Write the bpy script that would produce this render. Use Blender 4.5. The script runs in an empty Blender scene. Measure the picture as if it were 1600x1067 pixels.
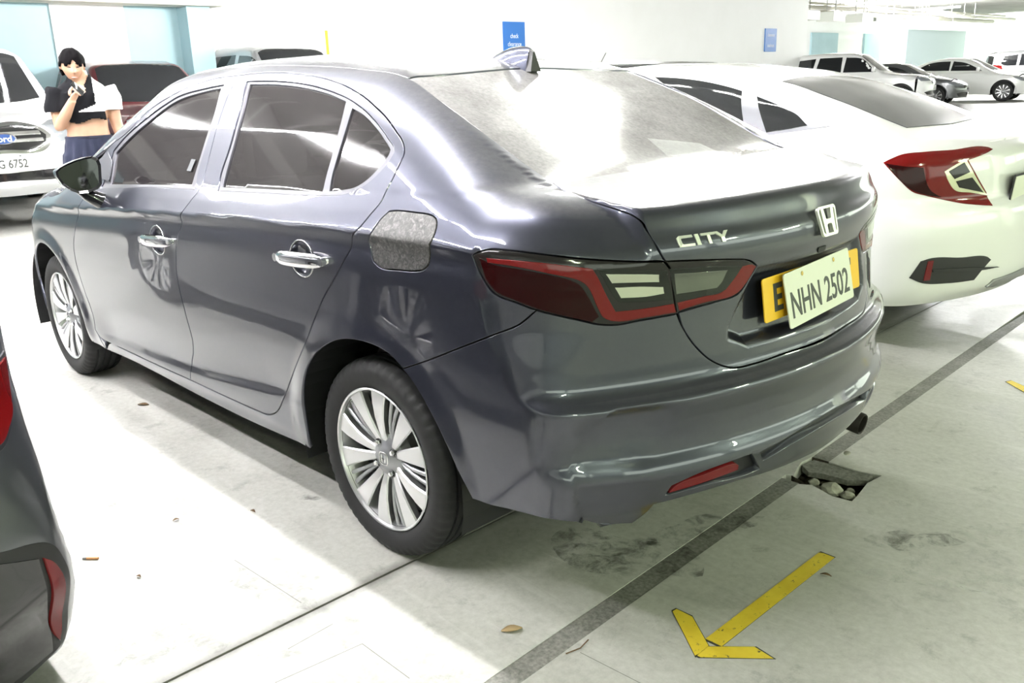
import bpy, bmesh, math, random
import numpy as np
from mathutils import Vector, Matrix, Euler
from mathutils.geometry import delaunay_2d_cdt
random.seed(7); rng = np.random.default_rng(7)
SC = bpy.context.scene
# ---------------------------------------------------------------- camera, sky, exposure
CAM = (-1.994, 2.1971, 1.3565); YAW, PITCH, ROLL, FPX = -.7672, -.2888, -.0331, 1383.36
def cam_axes():
    f = Vector((math.cos(PITCH)*math.cos(YAW), math.cos(PITCH)*math.sin(YAW), math.sin(PITCH)))
    r = f.cross(Vector((0, 0, 1))).normalized(); u = r.cross(f)
    c, s = math.cos(ROLL), math.sin(ROLL)
    return f, c*r+s*u, -s*r+c*u
cd = bpy.data.cameras.new('camera'); cam = bpy.data.objects.new('camera', cd); SC.collection.objects.link(cam)
f_, r_, u_ = cam_axes()
cam.matrix_world = Matrix(((r_.x, u_.x, -f_.x, CAM[0]), (r_.y, u_.y, -f_.y, CAM[1]), (r_.z, u_.z, -f_.z, CAM[2]), (0, 0, 0, 1)))
cd.sensor_fit = 'HORIZONTAL'; cd.sensor_width = 36; cd.lens = FPX*36/1600; cd.clip_start = .02; cd.clip_end = 300
SC.camera = cam
SC.view_settings.view_transform = 'Standard'; SC.view_settings.look = 'None'; SC.view_settings.gamma = 1; SC.view_settings.use_curve_mapping = False
SC.view_settings.exposure = 1.3
SC.cycles.max_bounces = 8; SC.cycles.transparent_max_bounces = 12; SC.cycles.caustics_reflective = False; SC.cycles.caustics_refractive = False
wd = bpy.data.worlds.new('daylight'); SC.world = wd; wd.use_nodes = True
wd.node_tree.nodes['Background'].inputs[0].default_value = (.90, 1.0, .84, 1); wd.node_tree.nodes['Background'].inputs[1].default_value = 1.5
# ---------------------------------------------------------------- materials
MATS = {}
def mat(name, base=(.5, .5, .5), rough=.5, metal=0., coat=0., coatr=.03, trans=0., ior=1.5, emit=None, estr=0., alpha=1., spec=.5, build=None):
    if name in MATS: return MATS[name]
    m = bpy.data.materials.new(name); m.use_nodes = True; nt = m.node_tree
    b = nt.nodes['Principled BSDF']
    b.inputs['Base Color'].default_value = (*base, 1); b.inputs['Roughness'].default_value = rough
    b.inputs['Metallic'].default_value = metal; b.inputs['Coat Weight'].default_value = coat
    b.inputs['Coat Roughness'].default_value = coatr; b.inputs['Transmission Weight'].default_value = trans
    b.inputs['IOR'].default_value = ior; b.inputs['Alpha'].default_value = alpha
    b.inputs['Specular IOR Level'].default_value = spec
    if emit: b.inputs['Emission Color'].default_value = (*emit, 1); b.inputs['Emission Strength'].default_value = estr
    if build: build(nt, b)
    MATS[name] = m; return m
def N(nt, t, ins=None, **kw):
    n = nt.nodes.new(t)
    for k, v in kw.items(): setattr(n, k, v)
    for k, v in (ins or {}).items():
        if hasattr(v, 'is_output') or isinstance(v, bpy.types.NodeSocket): nt.links.new(v, n.inputs[k])
        else: n.inputs[k].default_value = v
    return n
def coords(nt, kind='Object'): return N(nt, 'ShaderNodeTexCoord').outputs[kind]
def noise(nt, co, scale, detail=4., rough=.55, dist=0.):
    return N(nt, 'ShaderNodeTexNoise', {'Vector': co, 'Scale': scale, 'Detail': detail, 'Roughness': rough, 'Distortion': dist}).outputs['Fac']
def ramp(nt, fac, stops):
    n = N(nt, 'ShaderNodeValToRGB', {'Fac': fac}); e = n.color_ramp.elements
    while len(e) < len(stops): e.new(.5)
    for i, (p, c) in enumerate(stops):
        e[i].position = p; e[i].color = (*c, 1) if hasattr(c, '__len__') else (c, c, c, 1)
    return n.outputs['Color']
def mix(nt, f, a, b, mode='MIX'):
    n = N(nt, 'ShaderNodeMix', data_type='RGBA', blend_type=mode)
    for i, v in ((0, f), (6, a), (7, b)):
        if isinstance(v, bpy.types.NodeSocket): nt.links.new(v, n.inputs[i])
        elif i == 0: n.inputs[0].default_value = v
        else: n.inputs[i].default_value = (*v, 1) if len(v) == 3 else v
    return n.outputs[2]
def mth(nt, op, a, b=0., clamp=False):
    n = N(nt, 'ShaderNodeMath', operation=op, use_clamp=clamp)
    for i, v in ((0, a), (1, b)):
        if isinstance(v, bpy.types.NodeSocket): nt.links.new(v, n.inputs[i])
        else: n.inputs[i].default_value = v
    return n.outputs[0]
def bump(nt, b, h, strength=.3, dist=.01):
    n = N(nt, 'ShaderNodeBump', {'Height': h, 'Strength': strength, 'Distance': dist}); nt.links.new(n.outputs[0], b.inputs['Normal'])

def dusty(amount, dustcol=(.42, .40, .385), lo=.45, hi=.98, base=None, streak=False, top_rough=.6):
    """film of dust lying on upward faces, broken up by noise"""
    def f(nt, b):
        co = coords(nt)
        nz = N(nt, 'ShaderNodeSeparateXYZ', {'Vector': N(nt, 'ShaderNodeNewGeometry').outputs['Normal']}).outputs['Z']
        mr = N(nt, 'ShaderNodeMapRange', {'Value': nz, 'From Min': lo, 'From Max': hi, 'To Min': .06, 'To Max': 1.}); mr.clamp = True
        n1 = ramp(nt, noise(nt, co, 2.2, 6, .6), [(.3, .55), (.7, 1.)])
        n2 = ramp(nt, noise(nt, co, 60., 3, .6), [(.35, .7), (.65, 1.)])
        k = mth(nt, 'MULTIPLY', mth(nt, 'MULTIPLY', mr.outputs[0], n1), mth(nt, 'MULTIPLY', n2, amount))
        b0 = b.inputs['Base Color'].default_value[:3]; m0 = b.inputs['Metallic'].default_value; r0 = b.inputs['Roughness'].default_value
        nt.links.new(mix(nt, k, b0, dustcol), b.inputs['Base Color'])
        nt.links.new(mth(nt, 'SUBTRACT', m0, mth(nt, 'MULTIPLY', k, m0)), b.inputs['Metallic'])
        nt.links.new(mth(nt, 'ADD', r0, mth(nt, 'MULTIPLY', k, top_rough-r0)), b.inputs['Roughness'])
        cw = b.inputs['Coat Weight'].default_value
        if cw > 0: nt.links.new(mth(nt, 'SUBTRACT', cw, mth(nt, 'MULTIPLY', k, cw*.75)), b.inputs['Coat Weight'])
        cr = b.inputs['Coat Roughness'].default_value
        nt.links.new(mth(nt, 'ADD', cr, mth(nt, 'MULTIPLY', k, .25)), b.inputs['Coat Roughness'])
    return f
PAINT = mat('graphite_paint', (.036, .039, .060), .30, .75, 1., .01, build=dusty(.42, dustcol=(.40, .385, .39), lo=.80, hi=.985))
PAINT.node_tree.nodes['Principled BSDF'].inputs['Coat IOR'].default_value = 1.65
BLACK = mat('black_plastic', (.012, .012, .013), .5)
GBLACK = mat('gloss_black', (.01, .01, .011), .12, coat=.6)
RUBBER = mat('rubber', (.006, .006, .0065), .7, build=lambda nt, b: bump(nt, b, noise(nt, coords(nt), 300), .15, .002))
CHROME = mat('chrome', (.82, .82, .83), .08, 1.)
SATIN = mat('satin_frame', (.06, .06, .07), .35, .6)
ALLOY = mat('machined_alloy', (.72, .72, .73), .3, .85)
ALLOYD = mat('silver_alloy', (.38, .385, .40), .38, .8)
DARK = mat('underbody', (.008, .008, .008), .9)
INTER = mat('interior', (.02, .02, .022), .8)
SEAT = mat('seat_cloth', (.06, .055, .055), .9)
YEL = mat('plate_yellow', (.85, .50, .02), .45)
PLW = mat('plate_white', (.72, .74, .62), .4)
PLT = mat('plate_ink', (.05, .055, .05), .5)
def glassmat(name, tint, dust, dcol=(.40, .375, .35), lo=-.2, hi=.6, alpha=.86):
    def f(nt, b):
        co = coords(nt)
        n1 = ramp(nt, noise(nt, co, 3., 7, .62), [(.28, .45), (.72, 1.)])
        n2 = ramp(nt, noise(nt, co, 90., 2, .6), [(.3, .75), (.7, 1.)])
        nz = N(nt, 'ShaderNodeSeparateXYZ', {'Vector': N(nt, 'ShaderNodeNewGeometry').outputs['Normal']}).outputs['Z']
        mr = N(nt, 'ShaderNodeMapRange', {'Value': nz, 'From Min': lo, 'From Max': hi, 'To Min': .25, 'To Max': 1.}); mr.clamp = True
        k = mth(nt, 'MULTIPLY', mth(nt, 'MULTIPLY', n1, n2), mth(nt, 'MULTIPLY', mr.outputs[0], dust))
        nt.links.new(mix(nt, k, tint, dcol), b.inputs['Base Color'])
        nt.links.new(mth(nt, 'ADD', alpha, mth(nt, 'MULTIPLY', k, 1-alpha), True), b.inputs['Alpha'])
        nt.links.new(mth(nt, 'ADD', .04, mth(nt, 'MULTIPLY', k, .22)), b.inputs['Roughness'])
    return mat(name, tint, .04, 0, 0, spec=.6, build=f)
GLASS = glassmat('tinted_glass', (.012, .010, .012), .05, alpha=.955)
RGLASS = glassmat('dusty_rear_glass', (.02, .019, .02), .86, dcol=(.40, .385, .38), alpha=.93)
def lens(name, c, r=.12): return mat(name, c, r, coat=.25, coatr=.04, spec=.25)
L_RED = lens('red_lens', (.14, .004, .004)); L_DRED = lens('dark_red_lens', (.018, .0015, .002)); L_SMOKE = lens('smoke_lens', (.016, .014, .014))
L_CLEAR = mat('clear_reflector', (.50, .52, .42), .3, .6, coat=.3); L_BEZ = lens('lamp_bezel', (.012, .014, .012))
L_DRED.node_tree.nodes['Principled BSDF'].inputs['Coat Weight'].default_value = .08; L_DRED.node_tree.nodes['Principled BSDF'].inputs['Specular IOR Level'].default_value = .12
L_REFL = lens('reflector_red', (.14, .008, .010))
# ---------------------------------------------------------------- implicit car bodies (numpy only)
def tab(pts, sig=0.02, lo=None, hi=None, n=1201):
    """piecewise-linear table, gaussian smoothed"""
    xs = np.array([q[0] for q in pts], float); ys = np.array([q[1] for q in pts], float)
    lo = xs[0] if lo is None else lo; hi = xs[-1] if hi is None else hi
    g = np.linspace(lo, hi, n); h = g[1]-g[0]
    v = np.interp(g, xs, ys)
    # linear extrapolation padding
    k = max(1, int(3.5*sig/h))
    if sig > 0:
        s0 = (ys[1]-ys[0])/(xs[1]-xs[0]+1e-9); s1 = (ys[-1]-ys[-2])/(xs[-1]-xs[-2]+1e-9)
        pad0 = v[0]-s0*h*np.arange(k, 0, -1); pad1 = v[-1]+s1*h*np.arange(1, k+1)
        w = np.exp(-.5*(np.arange(-k, k+1)*h/sig)**2); w /= w.sum()
        v = np.convolve(np.r_[pad0, v, pad1], w, 'valid')
    return lambda x: np.interp(x, g, v)

def smax(a, b, r):
    h = np.maximum(r-np.abs(a-b), 0)/r
    return np.maximum(a, b)+h*h*r*.25

def sstep(e0, e1, x):
    t = np.clip((x-e0)/(e1-e0), 0, 1)
    return t*t*(3-2*t)

def seg_dist(U, V, poly, closed=True):
    poly = np.asarray(poly, float); n = len(poly); d = np.full(np.shape(U), 1e9)
    for i in range(n if closed else n-1):
        a = poly[i]; b = poly[(i+1) % n]; e = b-a; L = max(e@e, 1e-12)
        t = np.clip(((U-a[0])*e[0]+(V-a[1])*e[1])/L, 0, 1)
        d = np.minimum(d, (U-a[0]-t*e[0])**2+(V-a[1]-t*e[1])**2)
    return np.sqrt(d)

def in_poly(U, V, poly):
    poly = np.asarray(poly, float); n = len(poly); c = np.zeros(np.shape(U), bool); j = n-1
    for i in range(n):
        xi, yi = poly[i]; xj, yj = poly[j]
        if yi != yj:
            c ^= ((yi > V) != (yj > V)) & (U < (xj-xi)*(V-yi)/(yj-yi)+xi)
        j = i
    return c

def sdf_poly(U, V, poly):
    d = seg_dist(U, V, poly)
    return np.where(in_poly(U, V, poly), -d, d)

class Body:
    """y<=W(x,z), z<=T(x,y), x>=R(y,z), x<=N(y,z) with rounded intersections"""
    def __init__(s, d):
        s.__dict__.update(d)
        s.dents = d.get('dents', [])
    def W(s, x, z):
        zc = s.zc(x); zb = s.zb(x); z0 = s.z0; zr = s.zr
        t = np.where(z < zc, (z-z0)/(zc-z0), np.where(z < zb, 1+(z-zc)/(zb-zc), 2+(z-zb)/(zr-zb)))
        w = s.S(t)*s.plan(x)
        w = w-s.tumble(x)*np.maximum(z-zb, 0)
        for (cx, cz, r0, r1, a) in s.flares:
            r = np.hypot(x-cx, z-cz)
            w = w+a*(1-sstep(r0, r1, r))*sstep(z0-.05, z0+.1, z)
        return w
    def R(s, y, z):
        return -s.x0(z)+s.rk*y*y+s.rk4*y**4
    def F(s, P):
        x, y, z = P[..., 0], np.abs(P[..., 1]), P[..., 2]
        w = s.W(x, z)
        a = (y-w)*s.wn
        top = z-(s.T(x+s.bow*y*y*s.bowx(x))-s.crown(x)*y*y)
        top = top*s.tn(x)
        f = smax(a, top, s.rt(x))
        rr = s.rr(z)
        if hasattr(s, 'rr2'):
            k = (1-sstep(.572, .60, y))*sstep(.86, .93, z); rr = rr*(1-k)+s.rr2(z)*k
        f = smax(f, s.R(y, z)-x, rr)
        f = smax(f, x-(s.n0(z)-s.nk*y*y-s.nk4*y**4), s.rn)
        for dn in s.dents:
            f = f+dn(x, y, z)
        return f
    def normal(s, P, h=.002):
        P = np.asarray(P, float); g = np.empty_like(P)
        for k in range(3):
            e = np.zeros(3); e[k] = h
            g[..., k] = s.F(P+e)-s.F(P-e)
        return g/np.maximum(np.linalg.norm(g, axis=-1, keepdims=True), 1e-9)
    def cast(s, o, d, t0=0., t1=2.5, n=70, enter=False):
        """first sign change along rays (outward by default; enter=True: from outside in)"""
        o = np.asarray(o, float); d = np.asarray(d, float)
        N = len(o); ta = np.full(N, float(t0)); tb = np.full(N, float(t1)); found = np.zeros(N, bool)
        sg = -1 if enter else 1
        prev = s.F(o+d*t0)*sg
        last = np.full(N, t0)
        for i in range(1, n+1):
            t = t0+(t1-t0)*i/n
            cur = s.F(o+d*t)*sg
            hit = (~found) & (prev <= 0) & (cur > 0)
            ta[hit] = t0+(t1-t0)*(i-1)/n; tb[hit] = t; found |= hit
            prev = cur
        for i in range(26):
            tm = .5*(ta+tb)
            c = s.F(o+d*tm[:, None])*sg > 0
            tb = np.where(c, tm, tb); ta = np.where(c, ta, tm)
        return o+d*(.5*(ta+tb))[:, None], found

# charts: 2D <-> ray
def chart(kind, a=0., b=0., rho=1.):
    """kind side/top/rear/front/cyl/ycyl/zcyl/zcylf; a,b axis position; rho angular scale"""
    def to(P):
        x, y, z = P[:, 0], P[:, 1], P[:, 2]
        if kind == 'side': return np.stack([x, z], -1)
        if kind == 'top': return np.stack([x, y], -1)
        if kind in ('rear', 'front'): return np.stack([y, z], -1)
        if kind == 'cyl': return np.stack([x, rho*np.arctan2(z-a, y)], -1)
        if kind == 'ycyl': return np.stack([rho*np.arctan2(z-b, -(x-a)), y], -1)
        if kind == 'zcyl': return np.stack([rho*np.arctan2(y, -(x-a)), z], -1)
        if kind == 'zcylf': return np.stack([rho*np.arctan2(y, x-a), z], -1)
    def rays(U):
        u, v = U[:, 0], U[:, 1]; z0 = np.zeros_like(u); o1 = np.ones_like(u)
        if kind == 'side': return np.stack([u, z0, v], -1), np.stack([z0, o1, z0], -1)
        if kind == 'top': return np.stack([u, v, z0+a], -1), np.stack([z0, z0, o1], -1)
        if kind == 'rear': return np.stack([z0+a, u, v], -1), np.stack([-o1, z0, z0], -1)
        if kind == 'front': return np.stack([z0+a, u, v], -1), np.stack([o1, z0, z0], -1)
        if kind == 'cyl':
            t = v/rho; return np.stack([u, z0, z0+a], -1), np.stack([z0, np.cos(t), np.sin(t)], -1)
        if kind == 'ycyl':
            t = u/rho; return np.stack([z0+a, v, z0+b], -1), np.stack([-np.cos(t), z0, np.sin(t)], -1)
        t = u/rho
        sx = -1 if kind == 'zcyl' else 1
        return np.stack([z0+a, z0, v], -1), np.stack([sx*np.cos(t), np.sin(t), z0], -1)
    return to, rays
# ---------------------------------------------------------------- body of the grey sedan
def city_body():
    d = {}
    d['z0'], d['zr'] = .225, 1.40
    d['zc'] = tab([(-1.2, .962), (-.5, .974), (-.3, .979), (0, .973), (.42, .966), (.7, .957), (1.04, .934), (1.62, .906), (2.3, .866), (2.6, .85), (3.5, .78)], .12)
    d['zb'] = tab([(-1.2, 1.09), (0, 1.082), (.2, 1.07), (.82, 1.043), (1.02, 1.038), (1.8, .998), (2.3, .965), (3.5, .86)], .15)
    d['S'] = tab([(-.35, .70), (-.12, .80), (0, .834), (.06, .846), (.14, .851), (.4, .862), (.6, .868), (.78, .871), (.86, .8735),
                  (.92, .870), (.965, .8655), (1.0, .8735), (1.12, .868), (1.5, .843), (2, .806), (2.5, .7075), (3, .598), (3.15, .55), (4, .25)], .014, -.35, 4, 3001)
    d['plan'] = tab([(-1.2, .93), (-.8, .965), (-.4, .99), (-.1, 1), (2.2, 1), (2.6, .99), (2.9, .962), (3.2, .91), (3.6, .80)], .12)
    d['tumble'] = tab([(-1, .10), (0, .05), (.7, 0), (1.5, 0), (2.3, .0), (3, .0)], .1)
    d['flares'] = [(0, .3, .372, .455, .010), (2.6, .3, .368, .45, .012)]
    d['x0'] = tab([(.0, .80), (.22, .86), (.335, .945), (.36, .955), (.412, .966), (.43, .972), (.455, .965), (.480, .949), (.52, .945), (.56, .950), (.598, .962), (.612, .966), (.622, .962), (.640, .928), (.66, .918), (.70, .912), (.80, .905), (.90, .905), (.93, .914), (.95, .914), (.973, .911), (.985, .905), (1.0, .894), (1.02, .885), (1.035, .879), (1.05, .872), (1.06, .865), (1.09, .84), (1.10, .70), (1.3, .3)], .0062, 0, 1.3, 2601)
    d['rk'], d['rk4'] = .33, .06
    d['rr'] = tab([(0, .05), (.3, .06), (.5, .06), (.62, .07), (.72, .10), (.80, .15), (.93, .17), (1.2, .16)], .03)
    d['rr2'] = tab([(0, .05), (.3, .06), (.5, .06), (.62, .07), (.72, .10), (.80, .15), (.93, .15), (.99, .05), (1.02, .016), (1.2, .016)], .012)
    d['T'] = tab([(-1.2, 1.066), (-.90, 1.066), (-.82, 1.068), (-.75, 1.074), (-.65, 1.088), (-.52, 1.108), (-.44, 1.117), (-.40, 1.128), (-.2, 1.222), (.0, 1.315), (.19, 1.397), (.26, 1.416), (.5, 1.447), (.85, 1.470), (1.2, 1.468), (1.5, 1.447),
                  (1.68, 1.415), (2.0, 1.26), (2.5, .995), (2.62, .965), (2.9, .925), (3.2, .85), (3.45, .74), (3.7, .5)], .035)
    d['bow'] = .16; d['bowx'] = tab([(-1.2, 0), (-.6, .2), (-.45, .6), (0, 1), (.4, .4), (.8, 0), (1.4, 0), (1.7, .8), (2.4, .9), (2.7, .4), (3.5, 0)], .06)
    d['crown'] = tab([(-1.2, .06), (-.45, .04), (0, .05), (.4, .10), (1.4, .10), (2.3, .05), (3.5, .08)], .1)
    d['tn'] = tab([(-1, 1), (-.45, 1), (-.3, .92), (.1, .92), (.3, 1), (1.5, 1), (1.8, .9), (2.3, .9), (2.6, 1), (3.5, 1)], .05)
    d['rt'] = tab([(-1.2, .05), (-.8, .07), (-.6, .14), (-.4, .17), (0, .14), (.4, .11), (1.5, .10), (2.2, .08), (2.5, .12), (3.5, .12)], .1)
    d['n0'] = tab([(.0, 3.3), (.2, 3.42), (.45, 3.46), (.6, 3.44), (.75, 3.38), (.9, 3.2)], .04)
    d['nk'], d['nk4'], d['rn'] = .28, .42, .2
    d['wn'] = 1.0
    # details pressed into the skin
    low = tab([(-.6, .56), (.1, .47), (.35, .437), (.7, .40), (1.14, .355), (2.0, .32), (3.5, .30)], .1)
    def sill_crease(x, y, z):
        q = z-low(x); m = sstep(.25, .6, x)*(1-sstep(1.9, 2.15, x))*sstep(.6, .7, y)
        return m*.012*np.where(q > 0, np.exp(-(q/.10)**2)*1.0, 1-sstep(-.035, 0, q)*0-(1-np.exp(-(np.minimum(q, 0)/.03)**2)))
    def plate_recess(x, y, z):
        m = x < -.6
        sd = sdf_poly(np.where(m, y, 9.), z, [(-.1, .893), (.275, .893), (.315, .84), (.37, .755), (.372, .725), (.31, .695), (-.1, .69)])
        return np.where(m, .024*(1-sstep(-.030, .004, sd)), 0)
    CE = [(.70, .622), (.71, .612), (.742, .58), (.768, .536), (.783, .492), (.791, .444), (.784, .40), (.767, .36), (.755, .30)]
    def corner_duct(x, y, z):
        m = (x < -.5) & (z < .75) & (y > .4); Y = np.where(m, y, 9.)
        sd = sdf_poly(Y, z, CE+[(.45, .25), (.45, .622)]); dl = seg_dist(Y, z, CE, False)
        return np.where(m, .027*(1-sstep(-.009, .004, sd))*(1-sstep(.02, .17, dl))*(1-sstep(.592, .622, z)), 0)
    def cups(x, y, z):
        a = np.zeros_like(x)
        for cx, cz in ((.25, .872), (1.245, .823)):
            r = np.hypot((x-cx)/.062, (z-cz)/.052)
            a = a+.024*(1-sstep(.35, 1.0, r))*(y > .7)
        return a
    d['dents'] = [sill_crease, plate_recess, corner_duct, cups]
    return Body(d)
# outline curves of the grey sedan (mm, car frame: x forward from rear axle, y left, z up)
CD = {
 'door_front': [[2061,867,844],[2120,872,772],[2174,870,709],[2188,868,655],[2189,867,611],[2160,862,499],[2136,858,436],[2125,855,381],[2142,850,316],[2113,848,291]],
 'door_bottom_f': [[2113,848,291],[1994,846,279],[1864,846,281],[1529,847,282],[1189,848,285]],
 'door_bottom_r': [[1189,848,285],[848,848,286],[688,848,288],[608,848,293]],
 'door_rear': [[608,848,293],[560,849,309],[524,851,332],[478,853,384],[447,850,428],[346,866,535],[273,870,620],[211,869,704],[149,870,777],[76,873,847],[21,870,905],[-3,867,934],[-10,867,950],[-17,870,965],[-45,864,991],[-72,841,1029],[-90,821,1058],[-92,801,1086],[-97,783,1113],[-98,767,1136],[-96,745,1166],[-91,734,1178],[-63,716,1203],[-10,696,1230],[75,668,1269],[142,651,1294],[209,634,1317],[275,620,1335],[341,607,1351],[426,595,1367],[509,586,1379],[591,581,1388],[757,574,1400],[925,576,1402],[1040,583,1397]],
 'door_top_f': [[1040,583,1397],[1185,589,1391],[1360,609,1368],[1530,640,1323],[1619,658,1292],[1697,677,1256],[1756,701,1211],[1833,719,1174],[1920,733,1142]],
 'split': [[1040,583,1397],[1024,613,1367],[1022,654,1307],[1002,717,1201],[970,789,1070],[961,801,1048],[967,821,1019],[982,840,992],[1014,869,946],[1024,870,928],[1031,867,904],[1072,872,855],[1091,873,821],[1113,871,767],[1125,870,721],[1126,868,661],[1111,864,566],[1103,856,472],[1131,847,410],[1168,841,363],[1179,847,323],[1189,848,285]],
 'hole_r': [[831,817,1029],[854,793,1066],[865,734,1173],[896,670,1282],[940,606,1376],[877,606,1375],[709,606,1371],[546,612,1358],[423,623,1341],[299,639,1318],[169,666,1281],[47,701,1232],[1,716,1209],[-36,729,1191],[-51,739,1177],[-46,757,1153],[-24,776,1124],[12,795,1095],[53,806,1076],[97,813,1065],[188,817,1056],[492,817,1043]],
 'glass_r': [[819,808,1042],[830,782,1087],[854,717,1204],[882,661,1296],[914,613,1367],[866,613,1367],[697,614,1362],[533,621,1348],[411,631,1332],[292,647,1309],[267,684,1260],[242,736,1180],[224,782,1108],[209,809,1066],[507,807,1055]],
 'glass_q': [[241,662,1290],[172,673,1272],[62,704,1230],[4,723,1201],[-25,733,1186],[-29,744,1172],[-11,766,1139],[18,786,1109],[54,798,1089],[108,804,1077],[175,807,1070],[194,781,1110],[211,735,1182],[227,690,1251]],
 'hole_f': [[1875,821,972],[1876,772,1062],[1875,746,1118],[1820,726,1160],[1734,703,1209],[1597,670,1271],[1508,652,1304],[1422,636,1332],[1232,621,1356],[1096,613,1367],[1060,673,1275],[1044,734,1169],[1030,788,1069],[1001,818,1021],[1350,815,1008]],
 'glass_f': [[1802,809,993],[1829,775,1059],[1850,748,1113],[1805,735,1143],[1718,712,1192],[1583,678,1256],[1498,658,1294],[1410,643,1321],[1222,627,1348],[1112,621,1357],[1079,679,1264],[1068,738,1161],[1056,790,1064],[1052,806,1034],[1365,807,1018]],
 'arch_r': [[364,840,235],[345,858,303],[344,863,370],[339,865,430],[311,870,492],[280,872,536],[242,874,575],[193,875,609],[139,877,639],[77,877,663],[14,878,675],[-47,877,679],[-103,875,675],[-153,874,663],[-202,872,635],[-242,870,603],[-283,867,558],[-314,864,515],[-340,861,474],[-363,858,432],[-383,854,392],[-403,849,357],[-423,843,321]],
 'sill': [[364,840,235],[776,832,221],[1146,833,223],[1729,838,238],[2082,835,230]],
 'sill_f': [[2082,835,230],[2059,846,270],[2113,848,291]],
 'tl_top': [[-480,855,965],[-488,855,972],[-506,850,979],[-527,842,985],[-578,822,984],[-630,794,979],[-695,737,967],[-740,676,957],[-776,610,948],[-805,558,942]],
 'tl_low': [[-480,855,965],[-493,853,938],[-512,852,912],[-526,850,895],[-540,847,883],[-561,841,874],[-583,833,869],[-633,805,850]],
 'tl_low2': [[-633,805,850],[-669,776,838],[-708,732,822],[-728,701,811],[-747,666,805],[-775,607,808],[-812,518,811]],
 'tl_in_top': [[-808,550,942],[-831,489,937],[-854,417,930],[-869,357,923],[-875,326,918],[-878,299,909],[-880,277,896]],
 'tl_in_low': [[-880,277,896],[-875,299,872],[-870,324,843],[-866,342,832],[-850,404,825],[-833,459,820],[-815,510,814]],
 'lid_side': [[-467,569,1106],[-516,593,1096],[-578,603,1084],[-628,597,1071],[-684,590,1059],[-734,584,1046],[-756,581,1033],[-774,577,1009],[-790,572,985],[-801,565,960],[-806,554,942]],
 'lid_tail': [[-806,554,942],[-810,538,919],[-808,528,883],[-811,522,844],[-813,515,811]],
 'lid_low': [[-813,515,811],[-820,500,776],[-831,477,737],[-841,453,708],[-853,425,682],[-865,395,664],[-877,362,653],[-895,288,650],[-912,177,652],[-923,45,650]],
 'bump_gap': [[-633,805,850],[-613,819,828],[-594,829,812],[-552,847,792],[-426,858,734],[-276,862,666],[-202,872,635]],
 'bump_low': [[-423,843,321],[-470,837,321],[-560,834,333],[-677,819,344],[-722,779,337],[-726,689,296],[-770,623,289],[-795,613,315],[-822,605,351],[-850,544,354],[-876,473,356],[-900,395,357],[-921,307,353],[-932,236,348],[-943,131,343],[-945,-4,337]],
 'fuel': [[-141,834,1039],[-170,831,1043],[-246,829,1044],[-294,827,1043],[-321,829,1037],[-336,838,1024],[-342,856,996],[-334,863,968],[-330,860,949],[-321,862,924],[-302,864,911],[-278,865,905],[-202,868,899],[-134,870,897],[-104,869,910],[-97,866,932],[-88,868,960],[-106,865,990],[-121,847,1019]],
 'glass_side': [[142,522,1367],[-65,552,1288],[-223,559,1216],[-366,561,1147],[-467,569,1106]],
 'glass_top': [[142,522,1367],[141,421,1373],[149,312,1377],[162,164,1384],[170,70,1387]],
 'glass_bot': [[-467,569,1106],[-486,437,1106],[-490,346,1108],[-501,228,1108],[-503,101,1109]],
 'ditch': [[142,522,1367],[281,504,1397],[455,474,1420],[601,447,1434]],
 'red_band': [[-521,849,965],[-583,828,964],[-657,781,957],[-721,712,942],[-728,704,925],[-738,682,876],[-748,663,837],[-775,607,836],[-810,524,838],[-812,518,816],[-782,592,814],[-747,666,814],[-734,690,826],[-728,702,849],[-713,720,901],[-706,733,914],[-659,783,934],[-583,829,950],[-523,848,954]],
 'bezel': [[-726,704,942],[-771,627,932],[-807,547,921],[-806,535,884],[-809,526,848],[-782,592,851],[-753,655,857],[-747,666,869],[-736,687,910]],
 'clear_a': [[-738,687,928],[-777,612,920],[-797,566,914],[-795,562,894],[-768,623,900],[-744,672,904]],
 'clear_b': [[-747,666,894],[-775,608,890],[-799,552,882],[-800,549,865],[-782,592,863],[-754,652,867]],
 'dark_red': [[-499,853,964],[-537,845,952],[-623,808,940],[-702,736,908],[-710,725,891],[-729,699,829],[-721,714,818],[-679,766,837],[-633,805,854],[-583,832,874],[-545,846,888],[-519,850,915]],
 'in_bezel': [[-809,543,924],[-835,468,919],[-861,372,909],[-870,328,902],[-860,366,850],[-838,442,844],[-812,519,841],[-808,530,884]],
 'in_clear': [[-812,528,911],[-839,446,905],[-858,375,900],[-853,390,872],[-849,405,859],[-832,461,859],[-812,519,859]],
 'in_red': [[-877,296,902],[-879,281,895],[-872,314,856],[-865,344,835],[-838,441,828],[-815,510,819],[-813,515,839],[-838,442,844],[-854,389,847],[-861,362,868],[-870,328,902]],
 'reflector': [[-844,571,373],[-854,556,391],[-883,485,403],[-915,387,409],[-917,374,402],[-914,372,388],[-880,480,379]],
 'slotl': [[-834,591,368],[-848,574,397],[-885,490,419],[-932,339,431],[-931,324,412],[-932,238,351],[-927,286,359],[-913,351,361],[-879,477,369]],
}
CD = {k: np.array(v)/1000. for k, v in CD.items()}
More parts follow.
